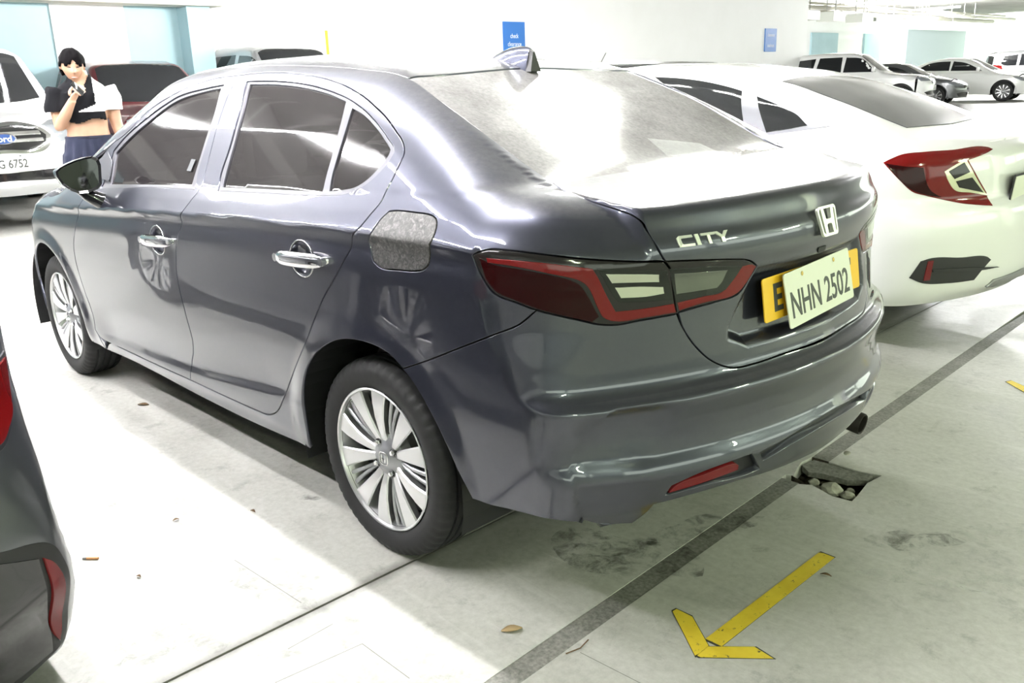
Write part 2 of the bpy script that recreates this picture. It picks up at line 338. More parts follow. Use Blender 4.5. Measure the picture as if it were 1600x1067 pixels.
# ---------------------------------------------------------------- simpler bodies of the other cars
def gbody(L0, L1, hw, zs, prof, tum=(.80, .60), zc=.88, zb=.98, zr=1.36, bot=.22, rk=.33, rr=.14, rt=.10, nk=.25, face=None, nose=None, plan=None, wb=2.65, wr=.31, flare=.012, crown=.07, bow=.14, wheelz=None, rt_tab=None, dents=()):
    """L0 rear overhang, L1 x of nose, hw half width, prof side profile"""
    d = {}; s = hw
    wz = wr if wheelz is None else wheelz
    d['z0'], d['zr'] = bot, zr
    d['zc'] = tab([(-2, zc+.02), (0, zc+.01), (wb, zc-.05), (5, zc-.1)], .2) if not callable(zc) else zc
    d['zb'] = tab([(-2, zb+.02), (0, zb+.02), (wb, zb-.04), (5, zb-.1)], .2)
    a, b = tum
    d['S'] = tab([(-.35, s*.82), (-.1, s*.93), (0, s*.96), (.15, s*.975), (.5, s*.988), (.9, s*.995), (1, s), (1.15, s*.985), (2, a), (2.5, (a+b)/2+.012), (3, b), (3.2, b-.06), (4, b-.4)], .02, -.35, 4, 2001)
    d['plan'] = tab(plan or [(-L0-.1, .93), (-L0+.3, .975), (-.2, 1), (wb-.4, 1), (wb, .985), (wb+.4, .95), (L1, .86)], .12)
    d['tumble'] = lambda x: 0*x
    d['flares'] = [(0, wz, wr*1.19, wr*1.5, flare), (wb, wz, wr*1.19, wr*1.5, flare)]
    d['x0'] = tab(face or [(0, L0-.12), (bot, L0-.08), (.40, L0), (.6, L0), (.8, L0-.05), (zc+.1, L0-.12), (2, L0-.4)], .02, 0, 2.2, 2001)
    d['rk'], d['rk4'] = rk, .06
    d['rr'] = (lambda z: 0*z+rr) if not callable(rr) else rr
    d['T'] = tab(prof, .035)
    d['bow'] = bow; d['bowx'] = lambda x: 0*x+1.
    d['crown'] = lambda x: 0*x+crown
    d['tn'] = lambda x: 0*x+.93
    d['rt'] = tab(rt_tab, .1) if rt_tab else (lambda x: 0*x+rt)
    d['n0'] = tab(nose or [(0, L1-.15), (bot, L1-.05), (.5, L1), (.7, L1-.02), (.9, L1-.12), (1.2, L1-.3)], .03, 0, 2., 1501)
    d['nk'], d['nk4'], d['rn'] = nk, .2, .16
    d['wn'] = 1.; d['dents'] = list(dents)
    return Body(d)
def civic_body():
    def fogvent(x, y, z):
        m = (x < -.5) & (z < .7)
        sd = sdf_poly(np.where(m, y, 9.), z, [(.845, .365), (.80, .475), (.56, .485), (.50, .44), (.60, .355)])
        return np.where(m, .03*(1-sstep(-.02, .006, sd)), 0)
    return gbody(1.02, 3.58, .90, .2, [(-1.3, .90), (-.98, .985), (-.86, 1.0), (-.62, 1.04), (-.5, 1.075), (-.2, 1.19), (.1, 1.29), (.4, 1.36), (.8, 1.405), (1.2, 1.415), (1.6, 1.39), (1.85, 1.33), (2.3, 1.13), (2.75, .95), (3.1, .88), (3.5, .74), (3.8, .5)],
                 tum=(.80, .585), zc=.90, zb=.99, zr=1.35, bot=.22, rk=.30, rr=.13, wb=2.70, wr=.315, crown=.09,
                 rt_tab=[(-1.3, .07), (-.8, .10), (-.5, .16), (0, .16), (.5, .12), (3.5, .12)],
                 face=[(0, .80), (.22, .90), (.30, .98), (.36, 1.0), (.6, 1.02), (.70, 1.0), (.73, .955), (.9, .945), (.965, .955), (.985, .94), (1.0, .90), (1.3, .4)])
CIVIC_AT = (.37, -2.78, -.03)
def left_body():
    def vent(x, y, z):
        m = (x < -.3) & (z < .7)
        return 0*x
    return gbody(1.0, 3.4, .87, .2, [(-1.3, .95), (-.95, 1.03), (-.8, 1.05), (-.5, 1.09), (-.3, 1.17), (0, 1.31), (.3, 1.42), (.8, 1.47), (1.3, 1.46), (1.6, 1.41), (2.3, 1.05), (2.6, .97), (3.1, .88), (3.5, .70)],
                 tum=(.79, .59), zc=.95, zb=1.03, zr=1.38, rk=.27, rr=tab([(0, .05), (.42, .06), (.52, .10), (.62, .19), (1.1, .19)], .03), wb=2.6, wr=.305,
                 dents=[lambda x, y, z: -.055*(1-sstep(.12, .50, z))*(1-sstep(-.5, -.1, x))],
                 plan=[(-1.1, .985), (-.7, .985), (-.2, 1), (2.2, 1), (2.6, .985), (3, .95), (3.4, .86)],
                 face=[(0, .84), (.2, .90), (.3, .97), (.45, 1.0), (.6, .99), (.68, .96), (.72, .93), (1.0, .90), (1.06, .86), (1.3, .4)])
LEFT_AT = (.80, 2.525, 0.)
SUV_PROF = [(-1.2, 1.3), (-1.0, 1.62), (-.85, 1.74), (-.5, 1.79), (.5, 1.82), (1.2, 1.80), (1.5, 1.74), (2.1, 1.30), (2.3, 1.17), (2.6, 1.12), (3.2, 1.06), (3.6, .96), (3.9, .8)]
def suv_body(hw=.92):
    return gbody(1.05, 3.68, hw, .3, SUV_PROF, tum=(hw-.05, hw-.22), zc=1.0, zb=1.14, zr=1.68, bot=.34, rk=.14, rr=.12, rt=.10, nk=.16, wb=2.8, wr=.37, crown=.04, bow=.10,
                 face=[(0, .90), (.34, .98), (.5, 1.05), (.7, 1.05), (1.0, 1.02), (1.15, 1.0), (1.6, .86), (1.9, .7), (2.2, .6)],
                 nose=[(0, 3.5), (.3, 3.6), (.45, 3.70), (.65, 3.70), (1.0, 3.66), (1.1, 3.55), (1.3, 3.3), (2., 2.5)])
def sedan_body():
    return gbody(1.02, 3.55, .89, .2, [(-1.3, .92), (-.95, 1.0), (-.8, 1.02), (-.5, 1.07), (-.3, 1.14), (0, 1.28), (.3, 1.39), (.8, 1.45), (1.3, 1.44), (1.6, 1.39), (2.3, 1.05), (2.6, .96), (3.1, .88), (3.5, .72), (3.8, .5)],
                 tum=(.80, .60), zc=.92, zb=1.0, zr=1.36, wb=2.68, wr=.32)
GD = {
 'c_lamp': [[-625,848,928],[-641,826,941],[-678,774,962],[-719,671,981],[-737,520,997],[-759,304,1009],[-825,161,996],[-864,74,985],[-882,89,977],[-898,204,962],[-886,351,945],[-860,488,920],[-886,445,855],[-912,366,764],[-949,367,700],[-920,447,710],[-871,551,727],[-828,630,748],[-778,726,776],[-741,781,797],[-696,823,851],[-657,845,897]],
 'c_dark': [[-638,847,922],[-698,808,913],[-757,735,904],[-774,724,837],[-787,705,801],[-817,649,764],[-782,716,778],[-734,788,809],[-688,828,862]],
 'c_frame': [[-813,634,880],[-833,575,905],[-852,506,927],[-884,454,847],[-917,364,746],[-881,478,771],[-845,576,791],[-827,614,835]],
 'c_clear1': [[-822,614,879],[-851,521,913],[-870,491,867],[-840,583,842]],
 'c_clear2': [[-843,575,832],[-877,478,843],[-905,394,764],[-853,554,801]],
 'c_side': [[932,571,1338],[747,581,1327],[559,595,1306],[372,620,1273],[268,635,1249],[211,700,1178],[190,739,1115],[186,766,1067],[366,739,1113]],
 'c_quarter': [[174,657,1219],[33,685,1178],[-94,711,1132],[-178,747,1081],[-79,769,1062],[31,779,1045]],
 'c_trim': [[-288,729,1079],[-59,685,1162],[184,643,1232],[282,633,1252],[163,775,1051],[38,785,1035],[-117,773,1054]],
 'c_vent': [[-772,798,401],[-806,770,480],[-836,726,492],[-906,571,479],[-959,401,465],[-967,360,444],[-947,423,389],[-933,453,354],[-877,613,359],[-812,747,373]],
 'c_refl': [[-824,744,478],[-840,718,482],[-831,718,386],[-814,747,386]],
 'c_fin': [[-837,716,439],[-906,558,428],[-947,431,415],[-977,292,400],[-947,427,402],[-907,554,412],[-837,713,426]],
 'c_gap': [[-631,864,745],[-691,831,775],[-741,781,797]],
 'l_tail': [[-749,-738,781],[-669,-809,784],[-667,-812,742],[-705,-801,694],[-751,-778,665],[-784,-753,647],[-823,-696,654]],
 'l_tailrim': [[-745,-741,793],[-658,-815,792],[-657,-818,738],[-699,-806,691],[-751,-781,659],[-789,-753,638],[-829,-692,643]],
 'l_vent': [[-882,-627,486],[-855,-697,446],[-825,-759,427],[-804,-796,408],[-788,-817,382],[-779,-829,346],[3994,-2027,-2520],[3845,-1988,-2787],[3775,-1933,-2919],[3726,-1822,-3032],[-832,-568,100]],
 'l_pocket': [[-887,-621,459],[-857,-693,422],[-818,-771,385],[-807,-775,285],[-740,-793,128],[3858,-1831,-2825],[-704,-773,14],[-844,-575,151]],
 'l_refl': [[-813,-779,381],[-803,-798,361],[-777,-817,268],[3931,-1964,-2655],[3880,-1940,-2750],[3872,-1850,-2796],[-744,-799,156],[-802,-785,285]],
 'l_sil': [[-703,-803,693],[-749,-809,582],[-754,-831,467],[4256,-2131,-1967],[-751,-848,278],[3967,-2055,-2556]],
}
GD = {k: np.array(v)/1000. for k, v in GD.items()}
# ---------------------------------------------------------------- mesh helpers
COL = bpy.context.scene.collection
def link(o, parent=None):
    COL.objects.link(o)
    if parent is not None: o.parent = parent
    return o
def empty(name, label, cat, loc=(0, 0, 0), rz=0., group=None):
    o = bpy.data.objects.new(name, None); o.empty_display_size = .1; link(o)
    o.location = loc; o.rotation_euler = (0, 0, rz); o['label'] = label; o['category'] = cat
    if group: o['group'] = group
    return o
def tag(o, label=None, cat=None, group=None, kind=None):
    for k, v in (('label', label), ('category', cat), ('group', group), ('kind', kind)):
        if v: o[k] = v
    return o
def mesh_obj(name, V, Fc, mat, parent=None, smooth=True, normals=None, mats=None, mi=None):
    me = bpy.data.meshes.new(name)
    me.from_pydata([tuple(map(float, v)) for v in V], [], [tuple(int(i) for i in f) for f in Fc])
    for m in (mats or [mat]): me.materials.append(m)
    if mi is not None: me.polygons.foreach_set('material_index', np.asarray(mi, np.int32))
    me.polygons.foreach_set('use_smooth', np.full(len(me.polygons), bool(smooth)))
    if normals is not None:
        me.normals_split_custom_set_from_vertices([tuple(map(float, n)) for n in normals])
    me.update()
    return link(bpy.data.objects.new(name, me), parent)
class MB:
    """collects simple solids into one mesh"""
    def __init__(s): s.V = []; s.F = []; s.mi = []
    def add(s, V, F, m=0):
        b = len(s.V); s.V += [tuple(v) for v in V]; s.F += [tuple(i+b for i in f) for f in F]; s.mi += [m]*len(F); return s
    def box(s, c, sz, rz=0., m=0, bev=0.):
        x, y, z = sz[0]/2, sz[1]/2, sz[2]/2
        ca, sa = math.cos(rz), math.sin(rz)
        if bev <= 0:
            V = [(a*x, b*y, e*z) for a in (-1, 1) for b in (-1, 1) for e in (-1, 1)]
            F = [(0, 1, 3, 2), (4, 6, 7, 5), (0, 4, 5, 1), (2, 3, 7, 6), (0, 2, 6, 4), (1, 5, 7, 3)]
        else:
            bm = bmesh.new(); bmesh.ops.create_cube(bm, size=1)
            for v in bm.verts: v.co = (v.co.x*2*x, v.co.y*2*y, v.co.z*2*z)
            bmesh.ops.bevel(bm, geom=bm.edges[:], offset=bev, segments=2, affect='EDGES', profile=.6)
            V = [tuple(v.co) for v in bm.verts]; F = [tuple(v.index for v in f.verts) for f in bm.faces]; bm.free()
        return s.add([(c[0]+a*ca-b*sa, c[1]+a*sa+b*ca, c[2]+e) for a, b, e in V], F, m)
    def prism(s, poly, d0, d1, axis='z', m=0):
        """extrude 2D polygon; axis z:(x,y) y:(x,z) x:(y,z)"""
        n = len(poly)
        def P(q, t): return (q[0], q[1], t) if axis == 'z' else ((q[0], t, q[1]) if axis == 'y' else (t, q[0], q[1]))
        V = [P(q, d0) for q in poly]+[P(q, d1) for q in poly]
        F = [tuple(range(n))[::-1], tuple(range(n, 2*n))]+[(i, (i+1) % n, n+(i+1) % n, n+i) for i in range(n)]
        return s.add(V, F, m)
    def tube(s, pts, r, seg=8, m=0, cap=True):
        pts = [Vector(q) for q in pts]; n = len(pts); rs = r if hasattr(r, '__len__') else [r]*n
        V = []; F = []; up = None
        for i, q in enumerate(pts):
            t = (pts[min(i+1, n-1)]-pts[max(i-1, 0)]).normalized()
            if up is None: up = t.orthogonal().normalized()
            up = (up-t*up.dot(t)).normalized(); w = t.cross(up)
            for k in range(seg):
                a = 2*math.pi*k/seg; V.append(tuple(q+(up*math.cos(a)+w*math.sin(a))*rs[i]))
        for i in range(n-1):
            for k in range(seg): F.append((i*seg+k, i*seg+(k+1) % seg, (i+1)*seg+(k+1) % seg, (i+1)*seg+k))
        if cap: F += [tuple(range(seg))[::-1], tuple((n-1)*seg+k for k in range(seg))]
        return s.add(V, F, m)
    def lathe(s, prof, seg=48, axis='y', c=(0, 0, 0), m=0, close=False):
        """prof: list of (radius, along axis)"""
        n = len(prof); V = []; F = []
        for k in range(seg):
            a = 2*math.pi*k/seg; ca, sa = math.cos(a), math.sin(a)
            for r, h in prof:
                p = (r*ca, h, r*sa) if axis == 'y' else ((r*ca, r*sa, h) if axis == 'z' else (h, r*ca, r*sa))
                V.append((p[0]+c[0], p[1]+c[1], p[2]+c[2]))
        for k in range(seg):
            k2 = (k+1) % seg
            for i in range(n-1 if not close else n):
                j = (i+1) % n; F.append((k*n+i, k*n+j, k2*n+j, k2*n+i))
        return s.add(V, F, m)
    def obj(s, name, mat, parent=None, smooth=False, mats=None, auto=None):
        me = bpy.data.meshes.new(name); me.from_pydata(s.V, [], s.F)
        for m in (mats or [mat]): me.materials.append(m)
        if mats: me.polygons.foreach_set('material_index', np.array(s.mi, np.int32))
        bm = bmesh.new(); bm.from_mesh(me); bmesh.ops.recalc_face_normals(bm, faces=bm.faces[:])
        bm.to_mesh(me); bm.free()
        if smooth or auto:
            me.polygons.foreach_set('use_smooth', np.full(len(me.polygons), True))
            if auto: me.set_sharp_from_angle(angle=math.radians(auto))
        me.update()
        return link(bpy.data.objects.new(name, me), parent)

# ---------------------------------------------------------------- skin panels cut from an implicit body
def densify(P, step, closed=True, corner=38.):
    P = np.asarray(P, float)
    if closed and np.linalg.norm(P[0]-P[-1]) < 1e-6: P = P[:-1]
    n = len(P); out = []
    def isc(i):
        if not closed and i in (0, n-1): return True
        a = P[i]-P[i-1]; b = P[(i+1) % n]-P[i]
        c = a@b/(np.linalg.norm(a)*np.linalg.norm(b)+1e-12)
        return c < math.cos(math.radians(corner))
    cor = [isc(i) for i in range(n)]
    for i in range(n if closed else n-1):
        p1, p2 = P[i], P[(i+1) % n]
        L = np.linalg.norm(p2-p1); k = max(1, int(math.ceil(L/step)))
        p0 = P[i-1] if not cor[i] else p1-(p2-p1)
        p3 = P[(i+2) % n] if not cor[(i+1) % n] else p2+(p2-p1)
        d0 = max(np.linalg.norm(p1-p0), 1e-6); d2 = max(np.linalg.norm(p3-p2), 1e-6)
        m1 = ((p1-p0)/d0*L+(p2-p1))*.5; m2 = ((p2-p1)+(p3-p2)/d2*L)*.5
        for j in range(k):
            t = j/k; a, b = t*t, t*t*t
            out.append((2*b-3*a+1)*p1+(b-2*a+t)*m1+(-2*b+3*a)*p2+(b-a)*m2)
    if not closed: out.append(P[-1])
    return np.array(out)

def tri_region(loops, grid):
    """CDT of region bounded by loops[0] with holes loops[1:] -> verts2d, tris, loop indices"""
    outer = loops[0]; lo, hi = outer.min(0), outer.max(0)
    nx = max(1, int((hi[0]-lo[0])/grid)+2); ny = max(1, int((hi[1]-lo[1])/(grid*.866))+2)
    I, J = np.meshgrid(np.arange(nx), np.arange(ny))
    U = (lo[0]+(I+.5*(J % 2))*grid).ravel(); V = (lo[1]+J*grid*.866).ravel()
    m = in_poly(U, V, outer)
    for h in loops[1:]: m &= ~in_poly(U, V, h)
    U, V = U[m], V[m]
    if len(U):
        k = np.full(len(U), True)
        for l in loops:
            # distance to boundary points is enough: loops are dense
            st = max(1, len(U)//4000)
            for a in range(0, len(U), 4000):
                dd = ((U[a:a+4000, None]-l[None, :, 0])**2+(V[a:a+4000, None]-l[None, :, 1])**2).min(1)
                k[a:a+4000] &= dd > (.55*grid)**2
        U, V = U[k], V[k]
    pts = []; edges = []; idx = []
    for l in loops:
        b = len(pts); n = len(l); pts += [tuple(q) for q in l]; idx.append(list(range(b, b+n)))
        edges += [(b+i, b+(i+1) % n) for i in range(n)]
    pts += list(zip(U.tolist(), V.tolist()))
    vo, eo, fo, ov, oe, of = delaunay_2d_cdt([Vector(q) for q in pts], edges, [], 0, 1e-7, True)
    vo = np.array([(v.x, v.y) for v in vo]); fo = np.array([f[:3] for f in fo if len(f) == 3], int)
    mp = {}
    for i, l in enumerate(ov):
        for j in l: mp[j] = i
    idx = [[mp[i] for i in l if i in mp] for l in idx]
    c = vo[fo].mean(1)
    m = in_poly(c[:, 0], c[:, 1], outer)
    for h in loops[1:]: m &= ~in_poly(c[:, 0], c[:, 1], h)
    fo = fo[m]
    used = np.zeros(len(vo), bool); used[fo.ravel()] = True
    re = np.cumsum(used)-1
    idx = [[re[i] for i in l if used[i]] for l in idx]
    idx = [[a for k, a in enumerate(l) if a != l[k-1]] for l in idx]
    return vo[used], re[fo], idx

def skin(name, body, ch, outer, mat, parent, holes=(), grid=.016, step=.012, lip=.012, gap=.002, off=0., side=1, smooth_edge=True, fn=None, T=(0., 1.6), corner=38., make=True):
    """one panel of a body; side=-1 mirrors it to the other flank, side=0 leaves as is. returns object"""
    to, rays = ch
    loops = [to(densify(outer, step, True, corner))]+[to(densify(h, step, True, corner)) for h in holes]
    uv, tri, idx = tri_region(loops, grid)
    o, d = rays(uv); P, ok = body.cast(o, d, T[0], T[1], 48)
    N = body.normal(P)
    P = P+N*off
    if fn is not None: P = P+N*fn(P)[:, None]
    a, b, c = P[tri[:, 0]], P[tri[:, 1]], P[tri[:, 2]]
    if (np.cross(b-a, c-a)*N[tri[:, 0]]).sum() < 0: tri = tri[:, ::-1]
    V = P.copy(); NN = N; Fs = [tuple(t) for t in tri]
    for li, l in enumerate(idx):
        if len(l) < 3: continue
        l = np.array(l); q = P[l].copy(); n = N[l]
        t = np.roll(q, -1, 0)-np.roll(q, 1, 0); t /= np.maximum(np.linalg.norm(t, axis=1, keepdims=True), 1e-9)
        out = np.cross(t, n); out /= np.maximum(np.linalg.norm(out, axis=1, keepdims=True), 1e-9)
        mid = uv[l]; tt = np.roll(mid, -1, 0)-np.roll(mid, 1, 0)
        ar = .5*np.sum(mid[:, 0]*np.roll(mid[:, 1], -1)-np.roll(mid[:, 0], -1)*mid[:, 1])
        perp = np.stack([tt[:, 1], -tt[:, 0]], -1)*np.sign(ar)*(1 if li == 0 else -1)
        out *= np.sign(((to(q+out*1e-3)-to(q))*perp).sum())
        bb = len(V)
        Vn = np.concatenate([q-out*gap-n*.0012, q-out*gap-n*lip]); V[l] = q-out*(gap+.0012)
        V = np.concatenate([V, Vn]); nm = n*.55+out*.83; NN = np.concatenate([NN, nm, out])
        m = len(l)
        for i in range(m):
            j = (i+1) % m
            for A, B_ in (((l[i], l[j]), (bb+i, bb+j)), ((bb+i, bb+j), (bb+m+i, bb+m+j))):
                f = (A[0], A[1], B_[1], B_[0])
                Fs.append(f)
    V = np.asarray(V)
    # orient every lip face by its vertex normals
    Ff = []
    for f in Fs:
        a, b, c = V[f[0]], V[f[1]], V[f[2]]
        if len(f) == 3 and np.dot(np.cross(b-a, c-a), NN[f[0]]+NN[f[1]]+NN[f[2]]) < 0: f = f[::-1]
        if len(f) == 4:
            if np.dot(np.cross(b-a, c-a), NN[f[0]]+NN[f[2]]) < 0: f = f[::-1]
        Ff.append(f)
    if side < 0:
        V = V*[1, -1, 1]; NN = NN*[1, -1, 1]; Ff = [f[::-1] for f in Ff]
    if not make: return V, Ff, NN
    return mesh_obj(name, V, Ff, mat, parent, True, NN)

def mir(P):
    P = np.asarray(P, float)
    return P[::-1]*[1, -1, 1]
# ---------------------------------------------------------------- floor, walls, ceiling
def concrete(nt, b):
    co = coords(nt, 'Object')
    big = noise(nt, co, .55, 6, .6, .4); mid = noise(nt, co, 3.1, 7, .62, .6); fine = noise(nt, co, 42, 4, .7); grit = noise(nt, co, 210, 2, .6)
    c = ramp(nt, big, [(.30, (.37, .365, .33)), (.52, (.47, .465, .43)), (.72, (.53, .525, .495))])
    c = mix(nt, .55, c, ramp(nt, mid, [(.28, (.20, .195, .175)), (.46, (.46, .455, .42)), (.75, (.58, .575, .545))]))
    c = mix(nt, .30, c, ramp(nt, fine, [(.3, (.26, .255, .235)), (.7, (.62, .615, .59))]))
    st = ramp(nt, noise(nt, co, 1.7, 8, .68, 1.2), [(.60, 0.), (.74, 1.)])
    c = mix(nt, mth(nt, 'MULTIPLY', st, .55), c, (.13, .125, .105))
    sp = ramp(nt, noise(nt, co, 19., 5, .7, .6), [(.68, 0.), (.76, 1.)])
    c = mix(nt, mth(nt, 'MULTIPLY', sp, .5), c, (.10, .095, .08))
    wm = N(nt, 'ShaderNodeMapping', {'Vector': co, 'Scale': (1.2, 9., 1.)}).outputs[0]
    sw = ramp(nt, noise(nt, wm, 2.2, 5, .6, .8), [(.56, 0.), (.75, 1.)])
    c = mix(nt, mth(nt, 'MULTIPLY', sw, .35), c, (.66, .655, .63))
    # scuffed tyre rubber and oil where the cars turn in
    cr = N(nt, 'ShaderNodeTexVoronoi', {'Vector': co, 'Scale': 1.1, 'Randomness': 1.}, feature='DISTANCE_TO_EDGE').outputs['Distance']
    fl = ramp(nt, noise(nt, co, 7.5, 9, .78, .3), [(.56, 0.), (.66, 1.)])
    c = mix(nt, mth(nt, 'MULTIPLY', fl, .38), c, (.17, .165, .145))
    sx = N(nt, 'ShaderNodeSeparateXYZ', {'Vector': co})
    dx = mth(nt, 'ABSOLUTE', mth(nt, 'ADD', sx.outputs['X'], .10))
    jm = N(nt, 'ShaderNodeMapRange', {'Value': mth(nt, 'ADD', dx, mth(nt, 'MULTIPLY', mid, .05)), 'From Min': .02, 'From Max': .065, 'To Min': .85, 'To Max': 0.}); jm.clamp = True
    c = mix(nt, jm.outputs[0], c, (.13, .125, .11))
    nt.links.new(c, b.inputs['Base Color'])
    nt.links.new(ramp(nt, mid, [(.3, .42), (.7, .62)]), b.inputs['Roughness'])
    bump(nt, b, mth(nt, 'ADD', fine, mth(nt, 'MULTIPLY', grit, .5)), .12, .004)
CONC = mat('concrete', (.5, .5, .47), .5, build=concrete)
STRIPM = mat('joint_filler', (.2, .2, .18), .7, build=lambda nt, b: (nt.links.new(mix(nt, .6, ramp(nt, noise(nt, coords(nt), 9, 6, .65), [(.3, (.10, .10, .088)), (.55, (.20, .195, .175)), (.75, (.34, .33, .30))]), ramp(nt, noise(nt, coords(nt), 90, 3, .6), [(.3, (.08, .08, .07)), (.7, (.3, .295, .27))])), b.inputs['Base Color']), bump(nt, b, noise(nt, coords(nt), 60), .4, .006)))
EARTH = mat('pit_earth', (.05, .04, .03), .95, build=lambda nt, b: (nt.links.new(ramp(nt, noise(nt, coords(nt), 25, 6), [(.3, (.018, .012, .008)), (.7, (.12, .10, .075))]), b.inputs['Base Color']), bump(nt, b, noise(nt, coords(nt), 40), .8, .02)))
FLOOR = bpy.data.objects.new('floor', None); link(FLOOR); FLOOR['kind'] = 'structure'
def slab(outer, holes=(), grid=.5, depth=.05):
    L = [np.array(outer, float)]+[np.array(h, float) for h in holes]
    # densify long edges a little so the triangulation stays well shaped
    uv, tri, idx = tri_region(L, grid)
    a, b, c = uv[tri[:, 0]], uv[tri[:, 1]], uv[tri[:, 2]]
    if ((b[:, 0]-a[:, 0])*(c[:, 1]-a[:, 1])-(b[:, 1]-a[:, 1])*(c[:, 0]-a[:, 0])).sum() < 0: tri = tri[:, ::-1]
    V = [(x, y, 0.) for x, y in uv]; F = [tuple(t) for t in tri]
    for l in idx:
        n = len(l); bb = len(V); V += [(uv[i][0], uv[i][1], -depth) for i in l]
        F += [(l[i], l[(i+1) % n], bb+(i+1) % n, bb+i) for i in range(n)]
    m = MB(); m.add(V, F); return m.obj('slab', CONC, FLOOR)
# joint: centre line x = -.665-.036*y, 66 mm wide; thin joint at x=-.105 in front of it
def jx(y, o): return -.661-.030*max(y, -6.)+o
PIT = [(-.604, -.569), (-.612, -.632), (-.70, -.640), (-.79, -.632), (-.862, -.649), (-.851, -.56), (-.868, -.45), (-.873, -.399), (-.809, -.391), (-.72, -.425), (-.636, -.455), (-.618, -.51)]
jw = .033
def jpt(y, o): return (jx(y, o), y)
ys = [14, 1.6, 1.0, .5, 0, -.40]
slab([(-9, 14)]+[jpt(y, -jw) for y in ys]+[(-.72, -.425), (-.809, -.391), (-.873, -.399), (-.868, -.45), (-.851, -.56), (-.862, -.649), (-.79, -.632)]+[jpt(-.635, -jw)]+[jpt(y, -jw) for y in (-1.3, -2.6, -6, -60)]+[(-9, -60)], grid=.6)
slab([(-.108, 14), (-.108, -.4), (-.108, -60)]+[jpt(y, jw) for y in (-60, -6, -2.6, -1.3, -.62)]+[(-.604, -.569), (-.618, -.51), (-.636, -.455)]+[jpt(y, jw) for y in (-.44, 0, .5, 1.0, 1.6, 14)], grid=.6)
slab([(-.098, 14), (60, 14), (60, -60), (-.098, -60)], grid=2.5)
j = MB()
for y0, y1 in ((14, 1.2), (1.2, .55), (.55, .1), (.1, -.41), (-.64, -1.35), (-1.35, -2.6), (-2.6, -60)):
    j.add([(jx(y0, -jw), y0, -.0016), (jx(y0, jw), y0, -.0016), (jx(y1, jw), y1, -.0016), (jx(y1, -jw), y1, -.0016)], [(0, 1, 2, 3)])
j.obj('joint_strip', STRIPM, FLOOR)
j = MB(); j.add([(-.108, 14, -.006), (-.098, 14, -.006), (-.098, -60, -.006), (-.108, -60, -.006)], [(0, 1, 2, 3)]); j.obj('joint_seal', STRIPM, FLOOR)
j = MB(); n = len(PIT); cxp, cyp = np.mean(PIT, 0)
big = [(cxp+(x-cxp)*1.06, cyp+(y-cyp)*1.06) for x, y in PIT]
j.add([(x, y, -.002) for x, y in big]+[(x, y, -.075) for x, y in big]+[(cxp, cyp, -.082)], [(i, (i+1) % n, n+(i+1) % n, n+i) for i in range(n)]+[(n+i, n+(i+1) % n, 2*n) for i in range(n)]); j.obj('pit_bottom', EARTH, FLOOR)
j = MB(); j.box((24, -23, -.16), (70, 78, .12)); j.obj('sub_base', EARTH, FLOOR)
# dark hairline saw cuts in the left slab
ck = MB()
for a, b_ in (((-.298, 1.379), (-.325, 1.148)), ((-.325, 1.148), (-.52, 1.150)), ((-.205, 1.289), (-.197, 1.151)), ((.30, 1.17), (-.05, 1.155)), ((-1.6, -.3), (-1.2, -1.4)), ((-.75, .80), (-1.15, .78))):
    a = Vector((*a, .0006)); b_ = Vector((*b_, .0006)); nn = (b_-a).cross(Vector((0, 0, 1))).normalized()*.0009
    ck.add([a-nn, a+nn, b_+nn, b_-nn], [(0, 1, 2, 3)])
ck.obj('crack', mat('crack_line', (.16, .155, .14), .9), FLOOR)
# patches of dirt on the floor (stains with their own outline)
def blot(c, rx, ry, rz, m, seed, z=.0012, n=26, rough=.35):
    r = random.Random(seed); ph = [r.uniform(0, 6.28) for _ in range(4)]
    P = []
    for k in range(n):
        a = 2*math.pi*k/n; q = 1+rough*sum(math.sin((i+2)*a+ph[i])/(i+1.5) for i in range(4))
        x, y = rx*q*math.cos(a), ry*q*math.sin(a); P.append((c[0]+x*math.cos(rz)-y*math.sin(rz), c[1]+x*math.sin(rz)+y*math.cos(rz), z))
    return P
def stainmat(name, col, dens):
    def f(nt, b):
        nt.links.new(mth(nt, 'MULTIPLY', ramp(nt, noise(nt, coords(nt), 16, 9, .72, .6), [(.46, 0.), (.66, 1.)]), dens), b.inputs['Alpha'])
    return mat(name, col, .8, build=f)
# walls
LBLUE = mat('pale_blue_paint', (.42, .74, .82), .6, build=lambda nt, b: nt.links.new(ramp(nt, noise(nt, coords(nt), .9, 5, .6), [(.3, (.36, .52, .565)), (.7, (.41, .575, .62))]), b.inputs['Base Color']))
WHITEW = mat('white_paint', (.84, .84, .83), .6, build=lambda nt, b: nt.links.new(ramp(nt, noise(nt, coords(nt), .7, 5, .6), [(.3, (.86, .86, .85)), (.7, (.90, .90, .90))]), b.inputs['Base Color']))
GREYW = mat('grey_blue_paint', (.42, .50, .52), .7)
SLABM = mat('ceiling_slab', (.3, .3, .28), .85, build=lambda nt, b: nt.links.new(ramp(nt, noise(nt, coords(nt), .8, 6, .6), [(.3, (.22, .22, .20)), (.7, (.32, .32, .30))]), b.inputs['Base Color']))
def struct(name, m, *boxes, parent=None, bev=0):
    b = MB()
    for c, s in boxes: b.box(c, s, bev=bev)
    o = b.obj(name, m, parent)
    if parent is None: o['kind'] = 'structure'
    return o
WX = 13.5
wf = struct('wall_front', WHITEW, ((WX+.15, -16.2, 1.85), (.3, 21.6, 3.7)))
struct('wall_panel', LBLUE, ((WX+.13, 6.25, 1.85), (.26, 18.5, 3.7)), ((WX+.13, -4.72, 1.85), (.26, 1.22, 3.7)), parent=wf)
